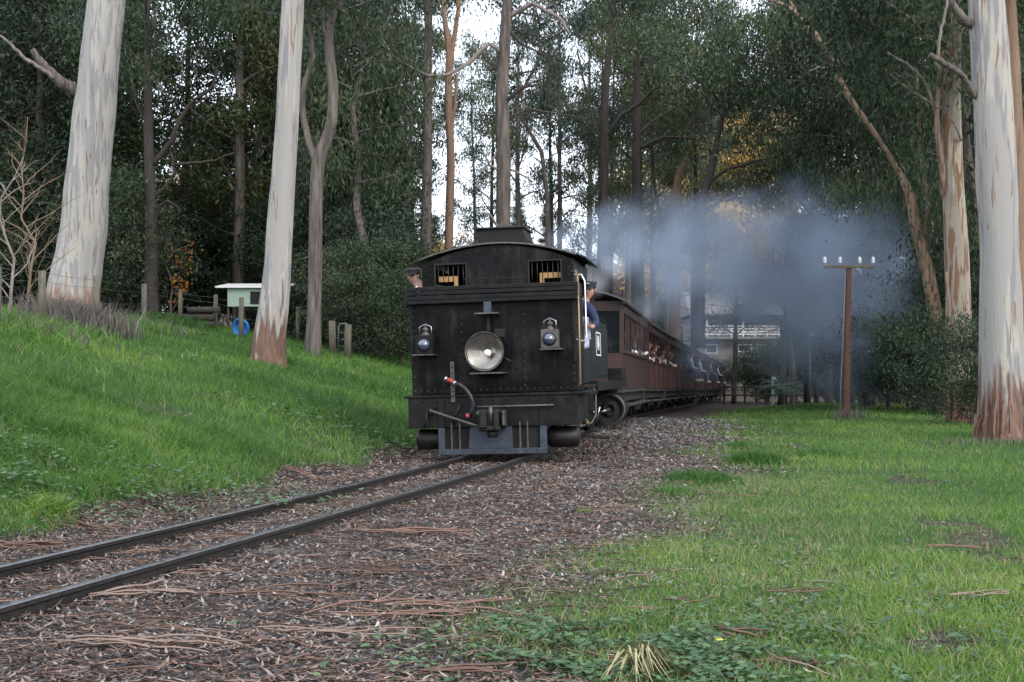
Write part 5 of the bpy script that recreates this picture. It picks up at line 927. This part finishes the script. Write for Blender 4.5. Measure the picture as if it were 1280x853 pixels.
# passengers sitting on the sills with their legs outside
SH = [mat('shirt_%s' % a, c, None, .85) for a, c in (('white', (.62, .62, .64)), ('blue', (.08, .13, .22)), ('black', (.015, .015, .018)), ('grey', (.2, .2, .22)), ('red', (.22, .04, .04)))]
JEANS = mat('blue_jeans', (.06, .10, .17), (.09, .14, .22), .85); SHOES = mat('white_shoes', (.4, .4, .4), None, .6)
def passenger(car, yl, shirt, trous, lb, mode='legs', side=1):
    p, a = cars[car]; CM = Matrix.Translation(p) @ Matrix.Rotation(a, 4, 'Z'); r = empty('person', CM @ Vector((side*.98, yl, 1.54)), 0, lb, 'person', None); r.rotation_euler = (0, 0, a)
    if mode == 'lean': r.location -= Vector((math.cos(a), math.sin(a), 0))*.34*side
    rd = random.Random(int(car*100+yl*10)); j = lambda s_=.03: rd.uniform(-s_, s_)
    hd = Vector((.10+j(), j(.05), .68))
    if mode == 'legs':
        n = [((0, 0, .10), .14), ((.02, 0, .35), .14), ((.06, 0, .50), .12), ((.09, 0, .58), .05), (tuple(hd-Vector((0, 0, .03))), .08), (tuple(hd+Vector((0, 0, .05))), .09)]; e = [(0, 1), (1, 2), (2, 3), (3, 4), (4, 5)]
        legs = [((.20, -.10, .08), .08), ((.42, -.12+j(), .03), .065), ((.44, -.12+j(), -.35), .045), ((.54, -.12, -.42), .035)], [((.20, .10, .08), .08), ((.42, .14+j(), .03), .065), ((.46, .14+j(), -.33), .045), ((.56, .14, -.40), .035)]
    else:
        n = [((-.25, 0, -.35), .14), ((-.15, 0, .0), .15), ((.02, 0, .28), .13), ((.09, 0, .42), .05), ((.14, 0, .50), .08), ((.16, 0, .58), .09)]; hd = Vector((.15, 0, .53)); e = [(0, 1), (1, 2), (2, 3), (3, 4), (4, 5)]; legs = ()
    arms = []
    for s_ in (-1, 1): arms.append([((n[2][0][0]+.04, s_*.2, n[2][0][2]-.03), .045), ((.18 if mode == 'legs' else .34, s_*.26, .14 if mode == 'legs' else .06), .038), ((.36 if mode == 'legs' else .42, s_*(.2 if mode == 'legs' else .12), .10 if mode == 'legs' else .07+j(.06)), .03), ((.44 if mode == 'legs' else .43, s_*(.18 if mode == 'legs' else .04), .09 if mode == 'legs' else .02+j(.08)), .03)])
    allp, alle = list(n), list(e)
    for ch, root in [(c, 0) for c in legs]+[(c, 2) for c in arms]:
        k = len(allp); allp += ch; alle += [(root, k)]+[(k+i, k+i+1) for i in range(len(ch)-1)]
    skinned('body', allp, alle, M['skin'], r, 1)
    sp = [(c, q+.015) for c, q in n[:3]]; se = [(0, 1), (1, 2)]
    for c in arms: k = len(sp); sp += [(a_, q+.012) for a_, q in c[:3]]; se += [(2, k), (k, k+1), (k+1, k+2)]
    skinned('shirt', sp, se, shirt, r, 1)
    if legs:
        tp = [(n[0][0], .15)]; te = []
        for c in legs: k = len(tp); tp += [(a_, q+.014) for a_, q in c[:3]]; te += [(0, k), (k, k+1), (k+1, k+2)]
        skinned('trousers', tp, te, trous, r, 1)
        for c in legs: f = c[3][0]; MB().ball((f[0]-.03, f[1], f[2]), .055, 8, 6, (2, .9, .8)).build('shoe', SHOES, r)
    headgear(r, hd, (.8, -.6, 0), cap=False)
    if side < 0: r.scale = (-1, 1, 1)
for (car, yl, si, md, lb) in ((0, -.6, 0, 'lean', 'passenger with pale sleeves resting arms on the sill of the first carriage'), (0, 3.6, 0, 'lean', 'passenger in white at the last window of the first carriage'),
                              (1, -2.9, 0, 'lean', 'passenger in white shirt leaning on the rail at the near end of the second carriage'), (1, -.5, 2, 'lean', 'passenger in black leaning out mid way along the second carriage'), (1, 2.3, 3, 'lean', 'passenger in grey resting on the rail of the second carriage'),
                              (2, -3.0, 1, 'lean', 'passenger in blue top leaning out of the near end of the third carriage'), (2, -.8, 0, 'lean', 'passenger in white leaning from the middle of the third carriage'), (2, 1.8, 2, 'lean', 'passenger in black with arms out toward the far end of the third carriage'),
                              (3, -2.4, 1, 'legs', 'passenger in blue and jeans dangling legs from the fourth carriage'), (3, .2, 0, 'legs', 'passenger in white dangling legs mid way along the fourth carriage'), (4, -2.0, 0, 'legs', 'passenger in white dangling legs from the fifth carriage'), (4, 1.5, 4, 'lean', 'passenger in dark red leaning from the fifth carriage'), (5, 0, 3, 'legs', 'passenger in grey dangling legs from the sixth carriage'), (6, 0, 0, 'legs', 'passenger in white dangling legs from the seventh carriage')):
    passenger(car, yl, SH[si], JEANS, lb, md)
# ------------------------------------------------------------------ fence, poles, house, ferns
M['postwood'] = mat('grey_fence_timber', (.06, .055, .038), (.12, .108, .08), .9, 0, 9, (1, 1, .2), .5)
M['wire'] = mat('fence_wire', (.2, .2, .2), None, .5, .8)
def post_fence(name, lab, uvs, hgt, rw, wires):
    P = [gp(q[0], q[2]) if len(q) > 2 else solve(*q) for q in uvs]; r = empty(name, P[0], 0, lab, 'fence'); o = P[0]
    for i, p in enumerate(P): h = hgt*random.uniform(.92, 1.05); MB().tube([p-o+Vector((0, 0, -.1)), p-o+Vector((random.uniform(-.03, .03), 0, h))], [rw, rw*.92], 9, smooth=True).build('post', M['postwood'], r)
    for z in wires:
        for i in range(len(P)-1): MB().tube([P[i]-o+Vector((0, -rw, z)), (P[i]+P[i+1])/2-o+Vector((0, -rw, z-.03)), P[i+1]-o+Vector((0, -rw, z))], .004, 4).build('wire', M['wire'], r)
    return P
post_fence('post_and_wire_fence', 'weathered timber post and wire fence along the top of the left bank', [(-60, 424), (-5, 420), (52, 415), (119, 418), (180, 411), (225, 408), (269, 415), (301, 412, 39), (338, 412, 44), (372, 406, 46), (398, 412, 46)], 1.22, .075, (.35, .65, .95, 1.12))
post_fence('gateway', 'pair of stout mossy gate posts at the end of the paddock fence', [(416, 425, 41), (434, 431, 40)], 1.1, .11, (.6,))
p = gp(423, 40.5); r = empty('garden_gate', p, 0, 'bent grey tube gate frame leaning between the two stout posts', 'gate')
MB().tube([(0, .0, 0), (0, 0, .9), (.04, 0, 1.0), (.22, 0, 1.02), (.28, 0, .95), (.28, 0, .0)], .02, 8).build('gate_frame', M['wire'], r)
for k in range(4): MB().tube([(0, 0, .2*k+.15), (.28, 0, .2*k+.15)], .006, 5).build('gate_wire', M['wire'], r)
for u, v in ((155, 418), (237, 410), (239.5, 415)):
    pass
# dry stalks round the foot of the big left gum and along the fence
M['dry'] = leafmat('dry_stalks', [(0, (.05, .045, .04)), (.5, (.12, .105, .095)), (1, (.22, .195, .17))], .8, .2)
vs, fs, cs = [], [], []; off = 0
for (u, v0, rx, ry, n, hh) in ((95, 414, .95, .6, 2600, .85), (20, 418, 1.4, .7, 500, .5), (170, 412, 1.2, .6, 450, .5), (218, 398, 1.0, .8, 900, .6), (1060, 524, .55, .35, 160, .45), (1238, 556, 1.2, .4, 200, .2)):
    p = solve(u, v0); x = p.x+RNG.normal(0, rx*.55, n); y = p.y+RNG.normal(0, ry*.6, n); v, f, c = blades(x, y, hh*(.35+.65*RNG.random(n)), .012+.014*RNG.random(n), .15+.45*RNG.random(n), RNG.random(n)); vs.append(v); fs.append(f+off); cs.append(c); off += len(v)
g = link('dry_grass', npmesh('dry_grass', np.concatenate(vs), np.concatenate(fs), M['dry'], np.concatenate(cs))); tag(g, 'grey dry stalks round the foot of the huge left gum and along the fence', 'dry grass', kind='stuff')
# green weeds along the fence line
vs, fs, cs = [], [], []; off = 0
for (u, v0, rx, n, hh, t0) in ((205, 408, 1.2, 1600, .6, .1), (150, 412, 1.0, 1400, .5, .25), (20, 415, 1.4, 1500, .5, .3), (250, 412, 1.6, 900, .35, .3), (-30, 420, 1.5, 900, .5, .3)):
    p = solve(u, v0); x = p.x+RNG.normal(0, rx*.5, n); y = p.y+RNG.normal(.5, .6, n); v, f, c = blades(x, y, hh*(.3+.7*RNG.random(n)), .02+.02*RNG.random(n), .5+.5*RNG.random(n), np.clip(t0+.35*RNG.random(n), 0, .8)); vs.append(v); fs.append(f+off); cs.append(c); off += len(v)
g = link('tall_weeds', npmesh('tall_weeds', np.concatenate(vs), np.concatenate(fs), M['grass'], np.concatenate(cs))); tag(g, 'tall green weeds growing through the fence on the left bank', 'weeds', kind='stuff')
# bare sapling and autumn sapling
def sapling(u, v, H, seed, m, lab, n, spread, r0=.05, leaves=None, cat='sapling'):
    g = solve(u, v); r = empty('sapling', g, 0, lab, cat); rg = random.Random(seed); mb = MB(); anch = []; pts = [Vector((rg.gauss(0, .03)*i, 0, H*i/8-.1*(i == 0))) for i in range(9)]; mb.tube(pts, [r0*(1-.1*i) for i in range(9)], 7)
    for k in range(n):
        t = .12+.8*k/n; q = pts[int(t*8)].lerp(pts[int(t*8)+1], t*8-int(t*8)); a = rg.choice((0, PI))+rg.gauss(0, .7); limb(mb, q, (math.cos(a), math.sin(a), .9), spread*rg.uniform(.5, 1.1)*(1.1-t*.6), r0*.45, rg, 6, .25, -.02, 5, 5, anch)
    mb.build('trunk', m, r)
    if leaves: P, F, t = leafcloud([tuple(a) for a in anch[::3]], leaves[0], .14, .1, .16, .6, seed); link('leaves', npmesh('leaves', P, F, leaves[1], t), r)
M['tanwood'] = mat('tan_sapling_bark', (.12, .085, .055), (.19, .135, .085), .8, 0, 14)
sapling(34, 400, 4.6, 41, M['tanwood'], 'bare tan sapling with forking twigs in front of the far left thicket', 24, 1.7, .038)
sapling(213, 396, 3.6, 42, M['deadwood'], 'thin sapling holding a few orange and yellow leaves beside the dark trunk', 9, 1.3, .045, (170, leafmat('orange_leaves', [(0, (.35, .10, .03)), (.5, (.6, .25, .08)), (1, (.75, .6, .08))], .5, .4), 26))
sapling(12, 400, 3.4, 43, M['deadwood'], 'grey leafless sapling at the far left edge', 12, 1.4, .04)
# dry brush behind the locomotive on the left bank
for (u, v, sd_) in ((470, 424, 51), (500, 428, 52), (448, 420, 53)): sapling(u, v, 2.8, sd_, M['deadwood'], ('tangled dead brush ', 'low tangled dead brush ', 'thorny dead brush ')[sd_-51]+('left of the locomotive cab', 'closest to the locomotive bunker', 'just right of the gate posts')[sd_-51], 16, 1.7, .03, cat='brush')
# shed and blue tub behind the fence
M['shedwall'] = mat('pale_green_tin', (.28, .38, .30), (.22, .31, .25), .6, 0, 5)
g = gp(322, 47); r = empty('garden_hutch', g, 0, 'small raised pale green hutch with white roof behind the fence and the pale gum', 'hutch')
zt = float(CAMZ+(HY-362)/FPX*47-g.z); w_ = .86; zb = zt-.62
for s_, y0 in ((0, -.8), (1, .8)): MB().bx(-w_, w_, y0-.02, y0+.02, zb, zt).build('wall', M['shedwall'], r)
for x in (-w_, w_): MB().bx(x-.02, x+.02, -.78, .78, zb, zt).build('side_wall', M['shedwall'], r); [MB().bx(x-.04, x+.04, y1-.04, y1+.04, -.1, zb).build('leg', M['darkbark'], r) for y1 in (-.7, .7)]
MB().prism([(-1.0, zt+.0), (1.0, zt+.22), (1.0, zt+.27), (-1.0, zt+.05)], -1.25, 1.15, 'x').build('roof', M['whitepaint'], r); MB().bx(-.1, .45, -.84, -.825, zb+.08, zt-.12).build('door', M['dark'], r)
g = gp(300, 42); M['bluep'] = mat('blue_plastic', (.02, .13, .40), (.035, .19, .46), .45, 0, 9, c3=(.12, .2, .35))
r = empty('plastic_tub', (g.x, g.y, g.z), 0, 'bright blue round plastic tub leaning on edge behind the fence', 'tub')
MB().lathe([(.40, 0), (.43, .03), (.40, .06), (.36, .3), (.30, .4), (.001, .42), (.001, .38), (.27, .36), (.33, .28), (.37, .05), (.40, 0)], (0, 0, .44), (.3, .9, .25), 24).build('shell', M['bluep'], r); r.scale = (.62, .62, .66); MB().lathe([(.42, -.01), (.45, .02), (.42, .05), (.39, .02), (.42, -.01)], (0, 0, .44), (.3, .9, .25), 24).build('rim', M['bluep'], r)
# wheelbarrow-dark junk pile is only a shape in the shade: a log pile
g = gp(250, 45); r = empty('log_pile', (g.x, g.y, g.z), 0, 'dark pile of logs in the shade behind the fence', 'log pile'); lg = None
for k in range(9):
    if lg is None: lg = MB().cyl((-.5, 0, 0), (.55, 0, .02), .10, 10).build('log', M['darkbark'], r); c = lg
    else: c = lg.copy(); COL.objects.link(c)
    c.location = (random.uniform(-.2, .2), .27*(k % 4)-.4, .13+.24*(k//4)); c.rotation_euler = (0, 0, random.uniform(-.15, .15))
# telegraph poles
M['cablegrey'] = mat('grey_cable', (.16, .165, .17), None, .6)
M['polerust'] = mat('red_brown_pole', (.055, .024, .018), (.10, .043, .03), .8, 0, 10, (1, 1, .2), .2)
M['porcelain'] = mat('white_porcelain', (.5, .52, .55), None, .2)
def telegraph(u, v, vtop, arm, m, lab, wpx=8.0, lean=0, mx=150):
    g = solve(u, v, hi=mx) if v else gp(u, mx); Y = g.y; H = CAMZ+(HY-vtop)/FPX*Y-g.z; w_ = wpx/FPX*Y; r = empty('telegraph_pole', g, 0, lab, 'telegraph pole')
    MB().prism([(-w_/2, -.1), (w_/2, -.1), (w_*.36+lean, H), (-w_*.36+lean, H)], -w_/2, w_/2).build('pole', m, r, .01)
    a = arm/2/FPX*Y; th = .09*Y/41; MB().box((lean, -w_*.55, H-.04), (2*a, .07, th)).build('crossarm', M['postwood'], r, .008)
    for s_ in (-1, -.38, .42, .96):
        o = MB().lathe([(.012, -.09), (.015, .02), (.05, .03), (.058, .06), (.04, .075), (.05, .09), (.055, .12), (.04, .15), (.045, .17), (.03, .2), (.001, .205)], (lean+s_*a*.96, -w_*.55, H+th*.4), (0, 0, 1), 12).build('insulator', M['porcelain'], r)
    return g, H, Y
g, H, Y = telegraph(1057, 523, 332, 64, M['polerust'], 'red brown wooden telegraph pole with four white insulators standing in the right hand lawn', 8, .1)
r = empty('guy_cable', g, 0, 'thin grey cable guard rising from the grass just left of the telegraph pole', 'cable'); MB().tube([(-.20, -.1, 0), (-.17, -.1, .8), (-.1, -.1, 2.2), (.0, -.08, H-.1)], .011, 6).build('cable', M['cablegrey'], r)
telegraph(1131, None, 441, 50, M['darkbark'], 'distant telegraph pole with cross arm among the tree ferns', 5, 0, 68)
g = gp(1008, 62); mb = MB(); Hh = CAMZ+(HY-392)/FPX*62-g.z; r = empty('dark_post', g, 0, 'tall plain dark post left of the telegraph pole at the edge of the smoke', 'post'); MB().tube([(0, 0, -.1), (0, 0, Hh)], [.14, .12], 10).build('post', M['darkbark'], r); MB().lathe([(.15, 0), (.15, .05), (.001, .12)], (0, 0, Hh), (0, 0, 1), 10).build('cap', M['iron'], r)
g = gp(1012, 70); Hh = CAMZ+(HY-422)/FPX*70-g.z; r = empty('lamp_post', g, 0, 'slim pale lamp post behind the tall dark post', 'lamp post'); MB().tube([(0, 0, 0), (0, 0, Hh)], .05, 8).build('pole', M['wire'], r); MB().box((.0, 0, Hh+.1), (.5, .2, .2)).build('lamp_head', M['whitepaint'], r, .03)
g = solve(966, 506); Hh = CAMZ+(HY-473)/FPX*g.y-g.z; r = empty('marker_post', g, 0, 'short white marker post with square head at the crest of the lawn', 'marker post'); MB().box((0, 0, Hh/2), (.13, .1, Hh)).build('post', M['whitepaint'], r, .01); MB().box((0.05, -.03, Hh), (.26, .06, .16)).build('plate', M['whitepaint'], r, .01)
g = gp(917, 84); r = empty('gum_tree', g, 0, 'slim grey trunk in front of the distant white verandah rail', 'gum tree'); mb = MB(); rg_ = random.Random(61); pp = [Vector((.03*i, 0, i*1.1-.2)) for i in range(9)]; mb.tube(pp, [.17*(1-.06*i) for i in range(9)], 9); an = []
for k in range(8): limb(mb, pp[4+k//2], (math.cos(k*2.4), math.sin(k*2.4), .5), 2.2, .05, rg_, 6, .3, 0, 5, 3, an)
mb.build('trunk', M['greybark'], r); P, F, t = leafcloud([tuple(a) for a in an], 5000, .2, .05, .4, 1, 61); link('crown', npmesh('crown', P, F, L_['euc'], t), r)
# low dark rail fence beyond the crest
g0 = gp(905, 78); r = empty('rail_fence', g0, 0, 'low dark post and rail fence beyond the crest of the lawn', 'fence')
Q = [gp(u, 78+.5*i) for i, u in enumerate(range(905, 1140, 26))]
for i, q in enumerate(Q): MB().box(q-g0+Vector((0, 0, .5)), (.12, .12, 1.3)).build('post', M['darkbark'], r)
for z in (.55, 1.0):
    for i in range(len(Q)-1): MB().tube([Q[i]-g0+Vector((0, -.08, z)), Q[i+1]-g0+Vector((0, -.08, z))], .05, 6).build('rail', M['darkbark'], r)
# weatherboard house with white verandah rail
HYd = 122.0; hu = lambda u: (u-640)/FPX*HYd; hv = lambda v: CAMZ+(HY-v)/FPX*HYd
g = gp(915, HYd); r = empty('house', (0, HYd, 0), 0, 'two storey weatherboard house with white verandah rail seen through the smoke', 'house')
M['hwall'] = mat('weatherboard', (.16, .15, .14), (.2, .19, .175), .8, 0, 4); M['hroof'] = mat('grey_pink_roof', (.20, .18, .195), (.26, .24, .255), .6, 0, 4); M['hglass'] = mat('house_window', (.04, .05, .06), None, .1)
x0, x1 = hu(868), hu(974); zb = g.z-.5; zf = hv(421)
MB().bx(x0, x1, 1.6, 8, zb, hv(396)).build('wall', M['hwall'], r)
for k in range(12): z = zf+k*(hv(398)-zf)/12; MB().bx(x0, x1, 1.57, 1.6, z, z+.03).build('weatherboard', M['hwall'], r)
MB().prism([(-.6, hv(394)), (-.6, hv(392)), (4.8, hv(360)), (9, hv(392)), (9, hv(394))], x0-.5, x1+.3, 'x').build('roof', M['hroof'], r)
for k in range(16): x = x0-.4+k*(x1-x0+.6)/16; MB().prism([(-.62, hv(391.5)), (4.8, hv(359.3)), (4.8, hv(358.8)), (-.62, hv(391))], x, x+.05, 'x').build('roof_rib', M['hroof'], r)
MB().bx(x0, x1, 0, 1.6, zf-.2, zf).build('verandah_floor', M['hwall'], r)
for k in range(7): x = hu(884)+k*(x1-hu(884))/6; MB().box((x, 0, (zf+hv(408))/2), (.12, .12, hv(408)-zf)).build('rail_post', M['whitepaint'], r); 
for k in range(4): MB().bx(x0, x1, x and -.04, .04, zf+.15+k*.24, zf+.15+k*.24+.12).build('rail', M['whitepaint'], r)
for k in (0, 3, 6): x = hu(884)+k*(x1-hu(884))/6; MB().box((x, .1, (hv(394)+hv(408))/2), (.12, .12, hv(394)-hv(408))).build('verandah_post', M['whitepaint'], r)
for (u0, u1, v0, v1) in ((890, 905, 400, 416), (925, 950, 401, 416), (926, 944, 430, 440), (950, 962, 430, 440), (885, 900, 430, 442)):
    f = MB().bx(hu(u0), hu(u1), 1.5, 1.59, hv(v1), hv(v0)).build('window', M['whitepaint'], r); MB().bx(hu(u0)+.1, hu(u1)-.1, 1.46, 1.495, hv(v1)+.1, hv(v0)-.1).build('pane', M['hglass'], f)
MB().bx(hu(928), hu(958), .2, 1.4, hv(447), hv(444)).build('patio_step', M['whitepaint'], r)
# tree ferns
M['fern'] = leafmat('fern_fronds', [(0, (.02, .06, .035)), (1, (.05, .12, .06))], .6, .25)
def frond(L=1.6):
    V, F, T = [], [], []
    for i in range(22):
        t = i/21; x = L*t*(1-.12*t); z = .45*L*(t*1.3-1.75*t*t); w_ = .24*L*math.sin(PI*min(1, t*.85+.12))*.8
        for s_ in (-1, 1): o = len(V); V += [(x-.035, 0, z), (x+.035, 0, z), (x+.12, s_*w_, z-.10*w_-.03), (x+.06, s_*w_*.6, z-.02)]; F.append((o, o+1, o+2, o+3)); T += [random.random()]*4
    return npmesh('frond', V, F, M['fern'], T)
FR = frond()
def fern(u, Y, H, s, lab, n=14, m='darkbark', r0=.14):
    g = gp(u, Y); r = empty('tree_fern', g, 0, lab, 'tree fern'); MB().tube([(0, 0, -.2), (.03, 0, H*.5), (0, 0, H)], [r0*1.2, r0, r0*.9], 9).build('trunk', M[m], r)
    for k in range(n): o = link('frond', FR, r, (0, 0, H)); o.rotation_euler = (0, random.uniform(-.5, .25), k*2*PI/n+random.uniform(-.15, .15)); o.scale = (s,)*3
for a in ((975, 66, .9, 1.1, 'bushy tree fern right behind the white marker post'), (1048, 64, .9, 1.1, 'low tree fern directly left of the telegraph pole foot'), (1082, 66, 1.1, 1.2, 'tree fern just right of the telegraph pole'), (1112, 63, 1.9, 1.1, 'taller tree fern with dark trunk right of the telegraph pole'), (1123, 70, 2.4, 1.1, 'tree fern with the tallest trunk beside the right hand trees'), (1020, 72, 1.2, 1.2, 'shaded tree fern between the dark post and the telegraph pole'), (1140, 60, .7, 1.0, 'low tree fern under the right hand bushes'), (990, 76, .8, 1.0, 'small fern behind the rail fence')): fern(*a)
fern(979, 88, 4.6, 1.5, 'pale trunked tree fern to the right of the house', 12, 'deadwood', .16); fern(993, 90, 5.0, 1.5, 'taller pale trunked tree fern beside the tall dark post', 12, 'deadwood', .18)
for (u, Y, s_) in ((945, 92, .9), (960, 97, 1.0), (1035, 84, 1.2), (1060, 80, 1.2), (1100, 76, 1.2), (900, 102, .8), (1075, 90, 1.6), (1010, 96, 1.3)): plant('bush', gp(u, Y), s_)

# ------------------------------------------------------------------ smoke: one lumpy body of drifting smoke with its own volume
def smoke(name, puffs, dens, col, nscale, lab, ncon=(.42, .60), absorb=(.5, .55, .62), aniso=.1):
    xs = [(p[0]-p[3], p[0]+p[3]) for p in puffs]; lo = [min(p[i]-p[3] for p in puffs) for i in range(3)]; hi = [max(p[i]+p[3] for p in puffs) for i in range(3)]
    o = MB().bx(lo[0], hi[0], lo[1], hi[1], max(lo[2], -1.2), hi[2]); m = bpy.data.materials.new(name); m.use_nodes = True; n = m.node_tree.nodes; l = m.node_tree.links; n.remove(n['Principled BSDF'])
    v = n.new('ShaderNodeVolumePrincipled'); v.inputs['Color'].default_value = (*col, 1); v.inputs['Absorption Color'].default_value = (*absorb, 1); v.inputs['Anisotropy'].default_value = aniso
    l.new(v.outputs[0], n['Material Output'].inputs['Volume']); tc = n.new('ShaderNodeTexCoord')
    wn = n.new('ShaderNodeTexNoise'); wn.inputs['Scale'].default_value = nscale*.7; wn.inputs['Detail'].default_value = 2; l.new(tc.outputs['Object'], wn.inputs['Vector'])
    wa = n.new('ShaderNodeVectorMath'); wa.operation = 'MULTIPLY_ADD'; l.new(wn.outputs['Color'], wa.inputs[0]); wa.inputs[1].default_value = (2.2, 2.2, 2.2); 
    wb = n.new('ShaderNodeVectorMath'); wb.operation = 'ADD'; l.new(tc.outputs['Object'], wb.inputs[0]); wb.inputs[1].default_value = (-1.1, -1.1, -1.1); l.new(wb.outputs[0], wa.inputs[2])
    acc = None
    for (x, y, z, rr, k) in puffs:
        d = n.new('ShaderNodeVectorMath'); d.operation = 'DISTANCE'; l.new((wa if rr > 1.2 else tc).outputs[0 if rr > 1.2 else 'Object'], d.inputs[0]); d.inputs[1].default_value = (x, y, z)
        q = n.new('ShaderNodeMapRange'); q.interpolation_type = 'SMOOTHSTEP'; q.inputs['From Min'].default_value = rr; q.inputs['From Max'].default_value = rr*.25; q.inputs['To Max'].default_value = k; l.new(d.outputs['Value'], q.inputs['Value'])
        if acc is None: acc = q.outputs[0]
        else: a = n.new('ShaderNodeMath'); a.operation = 'MAXIMUM'; l.new(acc, a.inputs[0]); l.new(q.outputs[0], a.inputs[1]); acc = a.outputs[0]
    t = n.new('ShaderNodeTexNoise'); t.inputs['Scale'].default_value = nscale; t.inputs['Detail'].default_value = 4; t.inputs['Roughness'].default_value = .55; l.new(tc.outputs['Object'], t.inputs['Vector'])
    q = n.new('ShaderNodeMapRange'); q.interpolation_type = 'SMOOTHSTEP'; q.inputs['From Min'].default_value = ncon[0]; q.inputs['From Max'].default_value = ncon[1]; q.inputs['To Min'].default_value = .22; l.new(t.outputs['Fac'], q.inputs['Value'])
    a = n.new('ShaderNodeMath'); a.operation = 'MULTIPLY'; l.new(acc, a.inputs[0]); l.new(q.outputs[0], a.inputs[1]); a2 = n.new('ShaderNodeMath'); a2.operation = 'MULTIPLY'; l.new(a.outputs[0], a2.inputs[0]); a2.inputs[1].default_value = dens
    l.new(a2.outputs[0], v.inputs['Density']); ob = o.build(name, m); tag(ob, lab, 'smoke', kind='stuff'); return ob
def sp(u, v, Y, rpx, k): p = px(u, v, Y); return (p.x, p.y, p.z, rpx/FPX*Y, k)
smoke('smoke', [sp(703, 304, 27.5, 26, 5), sp(730, 300, 30, 42, 3.4), sp(775, 300, 35, 64, 2.0), sp(830, 318, 41, 80, 1.3), sp(890, 318, 47, 88, 1.2), sp(950, 318, 50, 95, 1.2), sp(1010, 318, 50, 110, 1.2), sp(1070, 345, 47, 105, 1.2), sp(1108, 385, 46, 85, .9), sp(840, 375, 42, 55, .8), sp(870, 425, 50, 60, .6), sp(935, 372, 60, 70, .55), sp(1010, 400, 54, 105, .5), sp(1070, 430, 50, 95, .5)],
      2.1, (.225, .27, .35), .62, 'blue grey smoke from the chimney drifting right over the carriages', absorb=(.42, .48, .56))
smoke('steam', [sp(745, 350, 25.2, 26, 2.0), sp(762, 335, 26.5, 24, 1.2), sp(800, 385, 33, 30, .8), sp(790, 540, 26, 16, .35)], .5, (.8, .85, .95), 1.1, 'small pale puff of steam beside the locomotive cab', absorb=(.9, .9, .9))

# ------------------------------------------------------------------ labels of the background trees: told apart by what they stand behind or beside
ZONES = [(-1e4, -10, 'just beyond the left edge'), (-10, 55, 'behind the bare tan sapling'), (55, 130, 'behind the huge white gum'), (130, 200, 'right of the huge white gum'), (200, 260, 'behind the orange leaved sapling'), (260, 322, 'behind the pale green shed'), (322, 372, 'behind the straight pale gum'), (372, 412, 'behind the forked grey tree'), (412, 445, 'behind the garden gate'), (445, 512, 'left of the locomotive cab'),
         (512, 600, 'over the left half of the locomotive roof'), (600, 665, 'behind the stout trunk over the locomotive'), (665, 730, 'where the smoke leaves the chimney'), (730, 780, 'behind the first carriage'), (780, 850, 'above the middle carriages'), (850, 915, 'over the tail of the train'), (915, 975, 'above the distant house'), (975, 1035, 'behind the tall dark post'), (1035, 1090, 'behind the telegraph pole'), (1090, 1150, 'right of the telegraph pole'), (1150, 1215, 'behind the creamy gum'), (1215, 1282, 'behind the massive right hand gum'), (1282, 1e4, 'just beyond the right edge')]
SHORT = dict(pine='tall dark pine', cypress='dense dark cypress', gumA='open crowned gum', gumB='slender dark barked gum', thin='thin sparse gum', broad='broad leafy dark tree', shrub='dark dense shrub', bush='leafy green shrub', brush='blue green twiggy shrub', autumn='golden leaved tree', olive='olive brown tree')
buck = {}
for (k, p, r) in PLANTS:
    u = 640+FPX*p[0]/p[1]; z = [q[2] for q in ZONES if q[0] <= u < q[1]][0]; buck.setdefault((k, z), []).append((p[1], r))
ORDN = ['nearest', 'second nearest', 'third nearest', 'fourth nearest', 'fifth nearest', 'sixth nearest']
for (k, z), L0 in buck.items():
    L0.sort(key=lambda q: q[0])
    for i, (d, r) in enumerate(L0): r['label'] = (SHORT[k]+' '+z) if len(L0) == 1 else (ORDN[min(i, 5)]+' '+SHORT[k]+' '+z)
